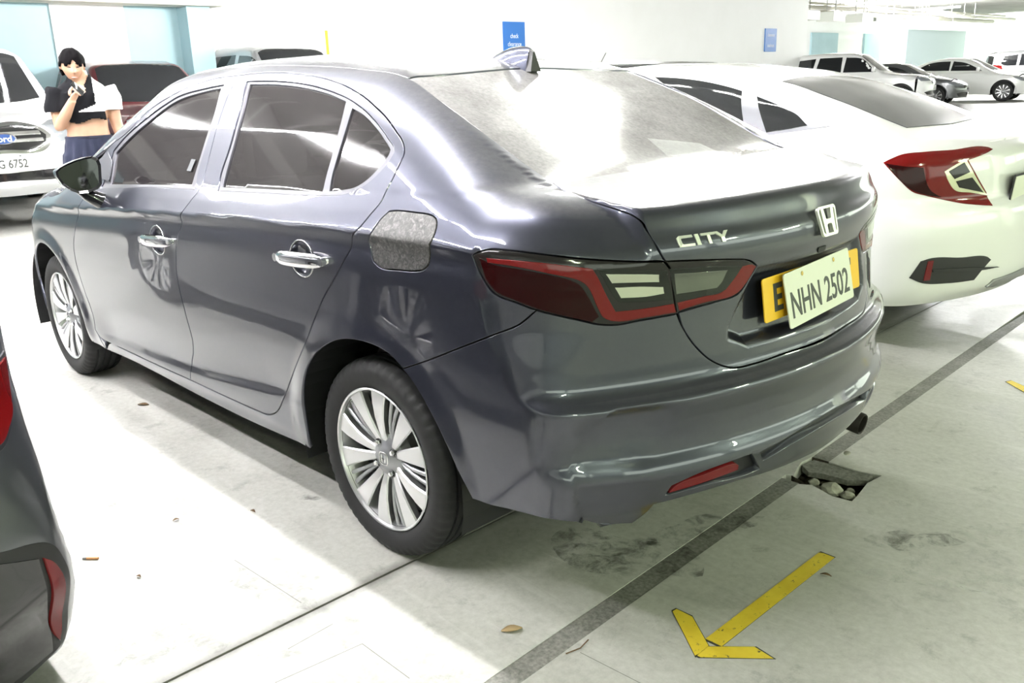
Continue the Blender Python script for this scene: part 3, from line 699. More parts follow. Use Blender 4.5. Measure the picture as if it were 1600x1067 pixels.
struct('pilaster', LBLUE, ((WX-.12, -5.25, 1.85), (.5, .42, 3.7)), parent=wf)
struct('white_bay', WHITEW, ((WX+.10, -3.55, 1.85), (.26, 1.15, 3.7)), parent=wf)
struct('soffit', mat('beam_paint', (.74, .71, .62), .8), ((WX-.35, 4.2, 2.80), (.5, 19.6, .22)), parent=wf)
fw = struct('wall_far', WHITEW, ((26.15, -52, 2.0), (.3, 50, 4.4)))
for k, (y0, y1) in enumerate(((-43.5, -46.3), (-51, -54.4), (-58.2, -60.6))):
    struct('blue_panel', LBLUE, ((25.95, (y0+y1)/2, 1.7), (.16, y0-y1, 3.5)), parent=fw)
struct('wall_partition', GREYW, ((19.6, -53.8, 1.6), (.3, 8.6, 3.3)))
struct('wall_left', WHITEW, ((22, 14.15, 1.85), (64, .3, 3.9)))
struct('wall_back', mat('greenish_wall', (.62, .66, .58), .8), ((-9.15, -8, .65), (.3, 44, 1.4)), ((-9.15, -8, 3.35), (.3, 44, .8)), *[((-9.15, yy, 2.0), (.3, .5, 2.0)) for yy in (13, 5, -3, -11, -19, -27)])  # unseen wall; its openings are shaped to light the grey car's tail
struct('column_1', WHITEW, ((-4.2, -6.9, 1.83), (.6, .6, 3.66)))
struct('column_2', GREYW, ((12.2, -47.2, 2.0), (.5, .7, 4.2)))
struct('column_3', WHITEW, ((9.2, 5.1, 1.83), (.6, .6, 3.66)))
struct('ceiling', SLABM, ((2.4, -6.4, 3.75), (23, 41.2, .2)), ((24, -43, 4.3), (66, 32, .2)), ((2.4, -27.1, 4.0), (23, .2, .6)))
BEAMM = mat('beam_grey', (.40, .40, .38), .85)
for k, x in enumerate((-5.2, 5.6, 10.6)): struct('beam_%d' % (k+1), BEAMM, ((x, -6.4, 3.5), (.4, 41, .32)))
# fluorescent battens
TUBE = mat('lit_tube', (1, 1, 1), emit=(1, .985, 1.0), estr=110.)
TUBEA = mat('lit_tube_bright', (1, 1, 1), emit=(1, .99, 1.0), estr=225.)
TUBED = mat('lit_tube_left', (1, 1, 1), emit=(1, .985, 1.0), estr=165.)
TUBEM = mat('lit_tube_middle', (1, 1, 1), emit=(1, .985, 1.0), estr=75.)
TUBEW = mat('wall_fill_tube', (1, 1, 1), emit=(1, 1, 1.0), estr=1250.)  # strong fill, added to whiten the end and far walls
TUBEC = mat('lit_tube_right', (1, 1, .98), emit=(.98, 1., .93), estr=85.)
TUBEG = mat('lit_tube_greenish', (1, 1, .9), emit=(.86, 1., .66), estr=360.)
TRAY = mat('batten_white', (.75, .75, .74), .5)
def batten(x, y, L, z, m, label, group):
    t = empty('tube_light', label, 'light', (x, y, z), 0, group)
    b = MB(); b.box((0, 0, .045), (L, .07, .05), bev=.006); b.obj('batten_body', TRAY, t)
    b = MB(); b.tube([(-L/2+.02, 0, 0), (L/2-.02, 0, 0)], .0145, 10); b.obj('lit_tube', m, t, smooth=True)
    for s in (-1, 1):
        b = MB(); b.box((s*(L/2-.012), 0, .01), (.024, .05, .045), bev=.004); b.obj('lamp_holder', TRAY, t)
    for s in (-1, 1):
        b = MB(); b.tube([(s*L*.3, 0, .06), (s*L*.3, 0, (3.66 if y > -27 else 4.2)-z)], .006, 6); b.obj('hanger_rod', TRAY, t)
    return t
ZL = 2.72; ORD = ('first', 'second', 'third', 'fourth', 'fifth', 'sixth', 'seventh', 'eighth', 'ninth')
for y, xs in ((.66, (.45, 1.75, 3.05, 4.4, 5.8, 7.3)), (-2.0, (1.2, 2.6, 4.0, 5.4, 6.8)), (1.68, (.5, 1.75, 3.0, 4.25, 5.5)), (2.8, (.6, 1.9, 3.2, 4.6, 6.2)), (-4.7, (1.0, 2.5, 4.0, 5.5, 7.0))):
    for k, x in enumerate(xs): batten(x, y, 1.2, ZL, {.66: TUBEA, 1.68: TUBEM, 2.8: TUBED, -2.0: TUBEC, -4.7: TUBEC}.get(y, TUBE), 'lit batten over the %s, %s from the drive aisle' % ({.66: 'left flank of the grey car', 1.68: 'gap beside the dark car', -2.0: 'near flank of the white saloon', -4.7: 'far flank of the white saloon'}.get(y, 'dark car at the left edge'), ORD[k]), 'fluorescent battens over the bays')
for k, (x, y) in enumerate(((-5.2, 3.4), (-5.2, -2.2), (-5.2, -5.2))):
    batten(x, y, 1.2, ZL, TUBEG, 'lit greenish batten over the drive aisle behind the camera, %s from the left wall' % ORD[k], 'battens over the aisle')
for k, (x, y) in enumerate(((9.6, -1.4), (10.4, -3.6), (9.6, -6.2), (6.6, -8.6), (5.0, -11.2), (3.2, -14.5), (1.8, -18.5), (9.6, 1.6))):  # extra lamps kept out of frame, added to brighten the end wall
    batten(x, y, 1.2, 2.86, TUBE if y > -5 else TUBEW, 'unseen batten added to brighten the end wall, %s from its blue end' % ORD[(1, 2, 3, 4, 5, 6, 7, 0)[k]], 'battens added to brighten the end wall')
for k, (x, y) in enumerate(((16, -36), (10, -38), (16, -44), (10, -47), (20, -40))):  # lamps added so that the far wall comes out brighter
    batten(x, y, 2.4, 3.9, TUBEW, 'long batten added under the high ceiling to brighten the far wall, %s of five' % ORD[k], 'battens added to brighten the far wall')
# hanging pipes and cable trays at the far end
PIPE = mat('painted_pipe', (.55, .53, .46), .5)
for k, (x, z, r) in enumerate(((15.2, 3.55, .07), (15.7, 3.75, .05), (16.3, 3.5, .10))):
    t = empty('ceiling_pipe', ('thin grey pipe', 'thinnest pale pipe', 'thick grey duct pipe')[k]+' hung under the high ceiling over the far bays', 'pipe', (x, -38, z))
    b = MB(); b.tube([(0, 10.6, 0), (0, -15, 0)], r, 10); b.obj('pipe_run', PIPE, t, smooth=True)
    for yy in (9, 3, -3, -9):
        b = MB(); b.box((0, yy, (4.2-z)/2), (.03, .03, 4.2-z)); b.box((0, yy, 0), (2.3*r, .05, 2.3*r)); b.obj('pipe_hanger', BEAMM, t)
for k, yy in enumerate((-29.4, -31.4, -33.8, -36.6, -40.2)):
    t = empty('air_box', 'pale metal box slung below the far pipes, %s from the white wall end' % ('first', 'second', 'third', 'fourth', 'fifth')[k], 'duct', (14.9, yy, 3.2))
    b = MB(); b.box((0, 0, 0), (.7, .95, .34), bev=.02); b.obj('box_body', TRAY, t)
    for s in (-1, 1):
        b = MB(); b.box((0, s*.35, .58), (.03, .03, .84)); b.obj('box_hanger', BEAMM, t)
# signs on the white wall
SBLUE = mat('sign_blue', (.02, .15, .50), .4)
def text_mesh(body, size, ext=0., font=None, bold=0.):
    cu = bpy.data.curves.new('txt', 'FONT'); cu.body = body; cu.size = size; cu.extrude = ext; cu.offset = bold; cu.align_x = 'CENTER'; cu.align_y = 'CENTER'
    cu.resolution_u = 3
    o = bpy.data.objects.new('txt', cu); COL.objects.link(o)
    dg = bpy.context.evaluated_depsgraph_get(); me = bpy.data.meshes.new_from_object(o.evaluated_get(dg))
    bpy.data.objects.remove(o); return me
def text_on(body, size, m, parent, name, M, ext=.002, sx=1., bold=0., fit=None):
    me = text_mesh(body, size, ext, bold=bold)
    if fit:
        xs = [v.co.x for v in me.vertices]; ysv = [v.co.y for v in me.vertices]
        cx, cy = (min(xs)+max(xs))/2, (min(ysv)+max(ysv))/2; fx = fit[0]/(max(xs)-min(xs)); fy = fit[1]/(max(ysv)-min(ysv))
        for v in me.vertices: v.co = ((v.co.x-cx)*fx, (v.co.y-cy)*fy, v.co.z)
    me.materials.clear(); me.materials.append(m)
    o = bpy.data.objects.new(name, me); link(o, parent); o.matrix_local = M; return o
WHITEP = mat('sign_white', (.85, .88, .92), .5)
def wallM(y, z, x): return Matrix.Translation((x, y, z)) @ Matrix(((0, 0, -1), (-1, 0, 0), (0, 1, 0))).to_4x4()
for k, (y, lines) in enumerate(((-13.12, (('check', 2.30, .26), ('clearance', 2.12, .44))), (-24.63, (('clearance', 2.42, .42), ('maximum', 2.10, .40))))):
    b = MB(); b.box((WX-.015, y, 2.26), (.03, .70, .70), bev=.004)
    s = b.obj('wall_sign', SBLUE); tag(s, ('blue square sign with two white lines of lettering behind the roof fin', 'blue square sign on the white wall above the white saloon')[k], 'sign')
    for tx, z, w in lines: text_on(tx, .12, WHITEP, s, 'lettering', wallM(y, z, WX-.031), .001, fit=(w, .10))
b = MB(); b.box((WX-.012, -8.0, 2.05), (.02, .05, .62)); tag(b.obj('wall_strip', YEL), 'thin upright yellow strip on the white wall', 'marking')
# yellow arrow of tape on the floor
TAPE = mat('worn_yellow_tape', (.75, .56, .03), .6, build=lambda nt, b: nt.links.new(mix(nt, ramp(nt, noise(nt, coords(nt), 42, 5, .7, .5), [(.60, 0.), (.66, 1.)]), ramp(nt, noise(nt, coords(nt), 12, 4), [(.3, (.66, .47, .025)), (.7, (.80, .62, .05))]), (.035, .035, .03)), b.inputs['Base Color']))
TEDGE = mat('tape_edge', (.05, .05, .04), .8)
arrow = empty('floor_arrow', 'yellow taped arrow on the concrete behind the grey car', 'marking', (-.96, .3, 0))
def tape(P, nm, par, off=(0, 0)):
    P = np.array(P)-off; c = P.mean(0); b = MB(); b.prism([tuple(q) for q in P], .0008, .0022); b.obj(nm, TAPE, par)
    e = MB(); e.prism([tuple(c+(q-c)*(1+.006/np.linalg.norm(q-c))) for q in P], .0003, .0013); e.obj('tape_edge', TEDGE, par)
tape([(-.950, -.030), (-.996, -.029), (-.989, .546), (-.943, .547)], 'arrow_shaft', arrow, (-.96, .3))
tape([(-.814, .506), (-.815, .490), (-.865, .491), (-.964, .566), (-.965, .606), (-.962, .621)], 'arrow_barb', arrow, (-.96, .3))
tape([(-.965, .570), (-1.048, .494), (-1.105, .503), (-.976, .617), (-.966, .617)], 'arrow_barb', arrow, (-.96, .3))
a2 = empty('floor_arrow', 'tip of another yellow taped arrow on the floor behind the white saloon', 'marking', (-.9, -1.95, 0))
tape([(-.856, -1.926), (-.867, -1.958), (-.932, -1.913), (-.955, -1.836)], 'arrow_barb', a2, (-.9, -1.95))
tape([(-.93, -1.92), (-.97, -1.92), (-.97, -2.5), (-.93, -2.5)], 'arrow_shaft', a2, (-.9, -1.95))
# rubble in the broken pit
STONE = mat('broken_concrete', (.42, .41, .34), .9, build=lambda nt, b: nt.links.new(ramp(nt, noise(nt, coords(nt), 22, 5), [(.3, (.24, .23, .19)), (.7, (.50, .49, .42))]), b.inputs['Base Color']))
def stone(c, r, seed, sq=(1, 1, .6), m=None, name='stone'):
    rr = random.Random(seed); bm = bmesh.new(); bmesh.ops.create_icosphere(bm, subdivisions=2, radius=r)
    pl = [Vector((rr.uniform(-1, 1), rr.uniform(-1, 1), rr.uniform(-1, 1))).normalized() for _ in range(7)]
    for v in bm.verts:
        for q in pl:
            d = v.co.dot(q)-r*.72
            if d > 0: v.co -= q*d
        v.co = Vector((v.co.x*sq[0], v.co.y*sq[1], v.co.z*sq[2]))
    me = bpy.data.meshes.new(name); bm.to_mesh(me); bm.free(); me.materials.append(m or STONE)
    o = bpy.data.objects.new(name, me); link(o); o.location = c; o.rotation_euler = (0, 0, rr.uniform(0, 6)); return o
for k, (x, y, r, z, lb) in enumerate(((-.775, -.462, .040, -.03, 'biggest pale lump of broken concrete in the floor pit'), (-.835, -.45, .026, -.03, 'small broken lump at the near edge of the floor pit'), (-.70, -.475, .022, -.035, 'pale angular chip at the bumper side of the floor pit'), (-.735, -.455, .018, -.04, 'little stone next to the pale chip in the floor pit'), (-.81, -.52, .018, -.05, 'rounded stone behind the biggest lump in the floor pit'), (-.715, -.69, .014, .008, 'loose grey crumb beside the pit on the joint'))):
    tag(stone((x, y, z+.02), r, 50+k), lb, 'stone')
pl = MB(); pl.add([(-.612, -.560, -.006), (-.622, -.628, -.006), (-.70, -.634, -.004), (-.84, -.640, -.004), (-.835, -.60, -.010), (-.78, -.565, -.014), (-.70, -.555, -.012), (-.65, -.535, -.012)]+[(-.612, -.560, -.03), (-.622, -.628, -.03), (-.70, -.634, -.03), (-.84, -.640, -.03), (-.835, -.60, -.03), (-.78, -.565, -.034), (-.70, -.555, -.032), (-.65, -.535, -.03)],
    [tuple(range(8)), tuple(range(8, 16))[::-1]]+[(i, (i+1) % 8, 8+(i+1) % 8, 8+i) for i in range(8)])
tag(pl.obj('broken_slab', STRIPM), 'cracked dark slab of mortar left inside the floor pit', 'rubble')
# litter
BUTT = mat('butt_paper', (.62, .30, .13), .8)
cg = empty('cigarette_butt', 'orange cigarette butt on the bright floor by the dark car', 'litter', (.627, 1.464, .004), .75)
b = MB(); b.tube([(-.018, 0, 0), (.018, 0, 0)], .0038, 10); b.obj('filter', BUTT, cg, smooth=True, auto=40)
b = MB(); b.tube([(.018, 0, 0), (.030, .001, 0)], [.0038, .003], 10); b.obj('burnt_end', mat('ash', (.2, .19, .18), .9), cg)
LEAF = mat('dead_leaf', (.12, .07, .03), .85); LEAFB = mat('dry_leaf', (.36, .26, .13), .85)
def leaf(c, L, w, rz, m, label):
    V = []; n = 7
    for i in range(n):
        t = i/(n-1); ww = w*math.sin(math.pi*min(max(t, .04), .97))**.8; zz = .002+.004*math.sin(math.pi*t)
        V += [((t-.5)*L, -ww, zz+.001), ((t-.5)*L, 0, zz), ((t-.5)*L, ww, zz+.0015)]
    F = [(3*i+k, 3*i+k+1, 3*i+k+4, 3*i+k+3) for i in range(n-1) for k in (0, 1)]
    o = mesh_obj('leaf', V, F, m); so = o.modifiers.new('thick', 'SOLIDIFY'); so.thickness = .0012
    o.location = (c[0], c[1], 0); o.rotation_euler = (0, 0, rz); tag(o, label, 'leaf')
leaf((1.865, .792), .055, .013, .6, LEAF, 'dark curled leaf on the floor below the front door')
leaf((-.562, .851), .055, .014, 1.0, LEAFB, 'dry brown leaf lying beside the floor joint')
leaf((-1.023, .077), .03, .006, .3, LEAF, 'small dark scrap next to the arrow shaft')
leaf((.676, 1.18), .02, .006, 1.4, LEAF, 'dark flake in the middle of the bright floor strip')
leaf((.419, 1.409), .016, .005, .4, LEAF, 'dark flake behind the cigarette butt, nearer the camera')
leaf((.542, .976), .022, .006, .2, LEAF, 'tiny dark flake on the shadow edge by the rear door')
b = MB(); b.tube([(-.73, .83, .003), (-.742, .79, .004), (-.733, .75, .003)], .0016, 6); tag(b.obj('twig', LEAF), 'thin dark twig on the floor near the arrow head', 'twig')
st1 = stainmat('oil_stain', (.06, .055, .045), .5); st2 = stainmat('grey_scuff', (.25, .245, .23), .28); st3 = stainmat('pale_scuff', (.80, .79, .76), .3)
for c, rx, ry, rz, m, lb in (((.492, .793), .04, .02, .3, st1, 'small dark oil spot on the floor before the rear wheel'), ((.05, 1.50), .13, .10, .4, st2, 'grey scuffed blotch on the bright floor near the dark car'), ((-.52, .36), .22, .12, .2, st1, 'oily dark stain under the back bumper'),
        ((-.62, .08), .16, .08, 1.1, st1, 'blackish stain on the joint under the bumper'), ((-1.30, -.15), .20, .07, .5, st3, 'pale scuffed streak on the floor right of the arrow'), ((-1.25, -.45), .28, .05, .9, st3, 'long pale scrape on the floor behind the pit'), ((-1.12, -.28), .12, .06, .9, st1, 'dark smudge on the floor right of the arrow'), ((.98, 1.30), .07, .03, .8, st2, 'grey smear at the top of the bright floor strip'), ((.08, 1.18), .16, .06, .3, st2, 'brownish smear on the bright floor short of the joint')):
    P = blot(c, rx, ry, rz, m, hash(lb) % 1000 if False else len(lb)*7)
    o = mesh_obj('floor_stain', P, [tuple(range(len(P)))], m); tag(o, lb, 'stain')
# ---------------------------------------------------------------- wheels
def tyre_mesh(R=.303, rim=.2185, w=.185, seg=200, deep=True):
    """axis y, outer face towards +y"""
    h = w/2; prof = [(rim-.012, -h+.02), (rim+.004, -h+.012), (rim+.02, -h+.004), ((R+rim)/2+.005, -h), (R-.022, -h+.005), (R-.009, -h+.014), (R-.003, -h+.026)]
    if deep:
        for g in (-.045, -.016, .016, .045):
            g *= w/.185
            prof += [(R, g-.006), (R-.0068, g-.0048), (R-.0068, g+.0048), (R, g+.006)]
    prof += [(R-.003, h-.026), (R-.009, h-.014), (R-.022, h-.005), ((R+rim)/2+.005, h), (rim+.022, h-.004), (rim+.017, h-.0065), (rim+.006, h-.009), (rim-.002, h-.016), (rim-.012, h-.02)]
    n = len(prof); V = []; F = []
    for k in range(seg):
        a = 2*math.pi*k/seg
        for i, (r, y) in enumerate(prof):
            rr = r
            if deep and abs(y) > h-.04 and r > R-.024 and k % 4 == 0: rr = r-.005
            V.append((rr*math.cos(a), y, rr*math.sin(a)))
    for k in range(seg):
        k2 = (k+1) % seg
        for i in range(n-1): F.append((k*n+i, k2*n+i, k2*n+i+1, k*n+i+1))
    return V, F
def alloy(parent, side, style, rim, ang, w=.185, detail=True):
    """rim barrel + spokes; local frame axis y, outer face +y (scaled by side on the parent)"""
    y1 = w/2-.012
    b = MB(); b.lathe([(rim, y1+.003), (rim-.003, y1+.005), (rim-.007, y1+.003), (rim-.011, y1-.01), (rim-.020, y1-.035), (rim-.03, -.02), (rim-.026, -w/2+.02)], 72)
    barrel = b.obj('rim', ALLOY, parent, auto=35)
    sp = None
    def spoke(M, a0, r0, r1, w0, w1, twist, yo0, yo1, th, bevel=.004):
        """tapered bar from radius r0 to r1 leaning by twist"""
        ns = 5; V = []; F = []
        for i in range(ns):
            t = i/(ns-1); r = r0+(r1-r0)*t; hw = (w0+(w1-w0)*t**1.2)/2; a = a0+twist*t
            y = yo0+(yo1-yo0)*t+.008*math.sin(math.pi*t)
            ca, sa = math.cos(a), math.sin(a)
            for (q, yy) in ((-hw, y-bevel), (-hw+bevel, y), (hw-bevel, y), (hw, y-bevel), (hw*.55, y-th), (-hw*.55, y-th)):
                V.append((r*ca-q*sa, yy, r*sa+q*ca))
        for i in range(ns-1):
            for k in range(6):
                F.append((i*6+k, i*6+(k+1) % 6, (i+1)*6+(k+1) % 6, (i+1)*6+k))
        F += [tuple(range(6)), tuple((ns-1)*6+k for k in range(6))]
        M.add(V, F)
    if style == 'twin':      # five pairs of flared blades with a slim double rib between the pairs
        for k in range(5):
            a = ang+k*2*math.pi/5
            for s in (-1, 1):
                f = MB(); spoke(f, a+s*.205, .042, rim-.004, .021, .070, s*.085, y1-.022, y1-.004, .03); f.obj('spoke', ALLOY, parent, auto=40)
                g = MB(); spoke(g, a+math.pi/5+s*.045, .05, rim-.012, .010, .014, s*.03, y1-.030, y1-.012, .025, .003); g.obj('spoke_rib', ALLOYD, parent, auto=40)
    elif style == 'ten':
        for k in range(10):
            f = MB(); spoke(f, ang+k*2*math.pi/10, .045, rim-.008, .024, .036, 0, y1-.02, y1-.004, .03); f.obj('spoke', ALLOY, parent, auto=40)
    else:
        for k in range(5):
            a = ang+k*2*math.pi/5
            for s in (-1, 1): f = MB(); spoke(f, a+s*.13, .045, rim-.008, .03, .036, s*.13, y1-.02, y1-.004, .03); f.obj('spoke', ALLOY, parent, auto=40)
    hub = MB(); hub.lathe([(.0, y1-.010), (.032, y1-.010), (.036, y1-.014), (.052, y1-.018), (.074, y1-.03), (.08, y1-.06)], 40)
    hb = hub.obj('hub', ALLOYD, parent, auto=50)
    if style == 'twin' and detail:
        e = MB(); q0 = [(.019*math.copysign(abs(math.cos(t))**.5, math.cos(t)), .019*math.copysign(abs(math.sin(t))**.5, math.sin(t))) for t in np.linspace(0, 2*math.pi, 25)]
        e.tube([(u, y1-.0095, v) for u, v in q0], .0016, 6)
        for u in (-.008, .008): e.tube([(u*1.15, y1-.0095, .012), (u*.8, y1-.0095, -.012)], .0022, 6)
        e.tube([(-.008, y1-.0095, 0), (.008, y1-.0095, 0)], .0022, 6); e.obj('cap_emblem', CHROME, hb)
    if detail:
        for k in range(4 if style == 'twin' else 5):
            a = ang+math.pi/4*1.2+k*2*math.pi/(4 if style == 'twin' else 5)
            c = (.05*math.cos(a), 0, .05*math.sin(a)); n = MB(); d = MB()
            d.lathe([(.013, y1-.0145), (.0135, y1-.022)], 16, c=c); d.lathe([(0, y1-.0165), (.0125, y1-.0165)], 16, c=c)
            n.lathe([(0, y1-.006), (.006, y1-.006), (.0085, y1-.010), (.0095, y1-.022)], 6, c=c)
            d.obj('nut_pocket', GBLACK, parent, auto=30); n.obj('wheel_nut', CHROME, parent, auto=30)
    dk = MB(); dk.lathe([(0, y1-.075), (rim-.035, y1-.075)], 40); dk.lathe([(.075, y1-.06), (rim-.075, y1-.06), (rim-.075, y1-.07), (.075, y1-.07)], 48, close=True)
    dk.obj('brake_disc', mat('cast_iron', (.10, .10, .10), .45, .6), parent, auto=30)
    bk = MB(); bk.lathe([(0, y1-.085), (rim-.02, y1-.085)], 40); bk.obj('backing_plate', DARK, parent)
    return y1
TYRES = {}
def wheel(parent, x, y, z, style='twin', R=.303, rim=.2185, w=.185, ang=0., steer=0., detail=True):
    key = (R, rim, w, detail)
    if key not in TYRES:
        V, F = tyre_mesh(R, rim, w, 220 if detail else 64, detail)
        me = bpy.data.meshes.new('wheel'); me.from_pydata(V, [], F); me.materials.append(RUBBER)
        me.polygons.foreach_set('use_smooth', np.full(len(me.polygons), True)); me.set_sharp_from_angle(angle=math.radians(38)); me.update()
        TYRES[key] = me
    o = link(bpy.data.objects.new('wheel', TYRES[key]), parent)
    s = 1 if y > 0 else -1
    o.location = (x, y-s*w/2, z); o.rotation_euler = (0, 0, steer if s > 0 else math.pi+steer)
    y1 = alloy(o, s, style, rim, ang, w, detail)
    return o, y1
# ---------------------------------------------------------------- the grey sedan
CITY = empty('sedan', 'dark grey sedan with a crooked white number plate over a yellow one', 'car')
CB = city_body()
def cat3(*ks):
    out = []
    for k in ks:
        q = CD[k[1:]][::-1] if k[0] == '-' else CD[k]
        for v in q:
            if not out or np.linalg.norm(out[-1]-v) > .0015: out.append(v)
    if np.linalg.norm(out[0]-out[-1]) < .0015: out.pop()
    return np.array(out)
def whole(half):
    """left-half outline running front/top centre -> rear/bottom centre, closed by its mirror image"""
    h = np.array(half, float)
    r = h[::-1]*[1, -1, 1]
    k = [v for v in r if abs(v[1]) > .012]
    return np.concatenate([h, np.array(k)])
SIDE = chart('side'); CYL = chart('cyl', .72, 0, .9); ZC = chart('zcyl', .1, 0, .9); YC = chart('ycyl', -.35, .62, .5); TOP = chart('top', .6); ZF = chart('zcylf', 2.4, 0, .9)
DITCH = np.array([(.142, .522, 1.367), (.30, .53, 1.395), (.6, .535, 1.42), (1.0, .535, 1.43), (1.4, .53, 1.42), (1.62, .535, 1.395), (1.75, .555, 1.345), (2.0, .605, 1.23), (2.25, .655, 1.105), (2.44, .70, 1.0)])
A_BASE = np.array([(2.03, .735, 1.095), (2.2, .75, 1.03), (2.36, .765, .985)])
city_parts = []
for sd in (1, -1):
    def sk(name, ch, outer, m, **k): return skin(name, CB, ch, outer, m, k.pop('parent', CITY), side=sd, **k)
    FRONT_EDGE = np.array([(1.95, .79, 1.02), (2.0, .845, .94), (2.03, .865, .88)])
    # outer side panel: sill, rear quarter, pillar and roof rail in one
    so = np.concatenate([cat3('sill_f')[::-1], cat3('door_bottom_f')[1:], cat3('door_bottom_r')[1:], cat3('door_rear')[1:], cat3('door_top_f')[1:], A_BASE, DITCH[::-1],
                         CD['glass_side'][1:], CD['lid_side'][1:], CD['tl_top'][::-1][1:], CD['tl_low'][1:], CD['bump_gap'][1:], CD['arch_r'][:15][::-1][1:], CD['sill'][1:]])
    side_panel = sk('side_panel', CYL, so, PAINT, holes=[CD['fuel']], grid=.015, T=(.1, 1.5))
    fl = sk('fuel_flap', CYL, CD['fuel'], mat('scuffed_flap', (.10, .10, .105), .5, .4, build=lambda nt, b: nt.links.new(ramp(nt, noise(nt, coords(nt), 70, 5, .65, 1.5), [(.30, (.02, .02, .022)), (.5, (.06, .058, .056)), (.75, (.17, .165, .16))]), b.inputs['Base Color'])), grid=.012)
    if sd > 0: tag(fl, 'dusty scuffed fuel filler flap')
    fd = sk('front_door', CYL, np.concatenate([cat3('door_front', 'door_bottom_f'), CD['split'][::-1][1:], CD['door_top_f'][1:], A_BASE[:1]*[1, 1, 1]-[.03, 0, .03], FRONT_EDGE]), PAINT, holes=[CD['hole_f']], grid=.014)
    rd = sk('rear_door', CYL, np.concatenate([cat3('door_bottom_r', 'door_rear'), CD['split'][1:-1]]), PAINT, holes=[CD['hole_r']], grid=.014)
    for door, hole, glasses in ((fd, 'hole_f', ['glass_f']), (rd, 'hole_r', ['glass_r', 'glass_q'])):
        sk('window_frame', CYL, CD[hole], SATIN, holes=[CD[g] for g in glasses], parent=door, grid=.012, off=-.004, lip=.014, gap=.0005)
        for g in glasses: sk('window_glass', CYL, CD[g], GLASS, parent=door, grid=.02, off=-.010, lip=.003, gap=-.002)
    b = MB()
    for cx, cz, nm in ((.244, .876, 0), (1.244, .826, 1)):
        d_ = (rd, fd)[nm]; o = np.array([(cx+t*.075, 0, cz-.0105*math.sin(0)*t+(.0036*t)) for t in (-1, 0, 1)]); 
        V = []; nst, nr = 17, 10
        for i in range(nst):
            t = -1+2*i/(nst-1); xx = cx-.143*t; zz = cz+.009*t
            base = CB.cast(np.array([[xx, 0, zz]]), np.array([[0, 1., 0]]))[0][0][1] if abs(t) > .6 else .871
            w = .0225*max(1-abs(t)**3.2, .02)**.5; yy = .871+.026*max(1-abs(t)**6, 0)**.5*(1-.1*t*t)
            for k in range(nr):
                a = 2*math.pi*k/nr; V.append((xx, sd*(yy+.009*math.sin(a)*max(1-abs(t)**4, .05)-.004), zz+w*math.cos(a)))
        Fh = [(i*nr+k, i*nr+(k+1) % nr, (i+1)*nr+(k+1) % nr, (i+1)*nr+k) for i in range(nst-1) for k in range(nr)]
        h = MB(); h.add(V, Fh+[tuple(range(nr)), tuple((nst-1)*nr+k for k in range(nr))])
        for t in (-.86, .86):
            h.tube([(cx-.143*t, sd*.862, cz+.009*t), (cx-.143*t, sd*.892, cz+.009*t)], .013, 10)
        h.obj('door_handle', CHROME, d_, smooth=True, auto=50)
        # chrome rim round the hand cup
        ring = [(cx+.0635*math.cos(a), 0, cz+.0535*math.sin(a)) for a in np.linspace(0, 2*math.pi, 49)]
        Q, _ = CB.cast(np.array(ring), np.repeat([[0, 1., 0]], 49, 0))
        r = MB(); r.tube([(q[0], sd*(q[1]+.0015), q[2]) for q in Q], .0022, 6); r.obj('handle_cup_trim', CHROME, d_, smooth=True)
    # tail lamp, outer and inner halves
    TLO = cat3('tl_top', '-lid_tail') if 0 else np.concatenate([CD['tl_top'], CD['lid_tail'][1:], CD['tl_low2'][::-1][1:], CD['tl_low'][::-1][1:-1]])
    lamp = sk('tail_lamp', ZC, TLO, L_SMOKE, grid=.012, lip=.03)
    for nm, key, m, of in (('lamp_lens', 'dark_red', L_DRED, .0012), ('light_bar', 'red_band', L_RED, .0022), ('lamp_bezel', 'bezel', L_BEZ, .0012), ('reversing_lamp', 'clear_a', L_CLEAR, .002), ('indicator_lamp', 'clear_b', L_CLEAR, .002)):
        sk(nm, ZC, CD[key], m, parent=lamp, grid=.012, off=of, lip=.004, gap=.0004)
    # front wing, mostly hidden
    FB = np.array([(2.90, .845, .30), (2.98, .83, .50), (3.02, .815, .66)])
    ft = [(3.0, .80, .76), (2.85, .80, .865), (2.6, .79, .93), (2.44, .765, .985)]
    arc = [(2.6+.368*math.cos(a), .86, .3+.368*math.sin(a)) for a in np.radians(np.linspace(8, 190, 24))]
    fw = np.concatenate([FRONT_EDGE[::-1], A_BASE[1:], np.array(ft)[::-1][1:], FB[::-1], np.array(arc), np.array([(2.23, .845, .235)]), cat3('sill_f')[:1]+[.005, 0, 0], cat3('sill_f')[::-1][:1]+[.004, 0, 0], CD['door_front'][::-1][1:]])
    fw = fw[::-1]
    sk('front_wing', CYL, fw, PAINT, grid=.02)
    HL = np.array([(3.02, .79, .76), (2.86, .80, .862), (2.98, .74, .862), (3.22, .6, .80), (3.34, .42, .745), (3.36, .42, .69), (3.2, .62, .69)])
    sk('head_lamp', ZF, HL, mat('headlamp', (.55, .57, .6), .1, .3, coat=1), grid=.02, lip=.02)
    # wheel arch liners
    for cx in (0, 2.6):
        lin = MB(); ns = 28; V = []
        for i in range(ns+1):
            a = math.radians(-15+210*i/ns); rr = .388
            V += [(cx+rr*math.cos(a), sd*.845, .3+rr*math.sin(a)), (cx+rr*math.cos(a), sd*.50, .3+rr*math.sin(a)), (cx+.02*math.cos(a), sd*.50, .3+.02*math.sin(a))]
        lin.add(V, [(3*i+j, 3*i+j+1, 3*i+j+4, 3*i+j+3) for i in range(ns) for j in (0, 1)])
        lin.obj('arch_liner', BLACK, CITY)
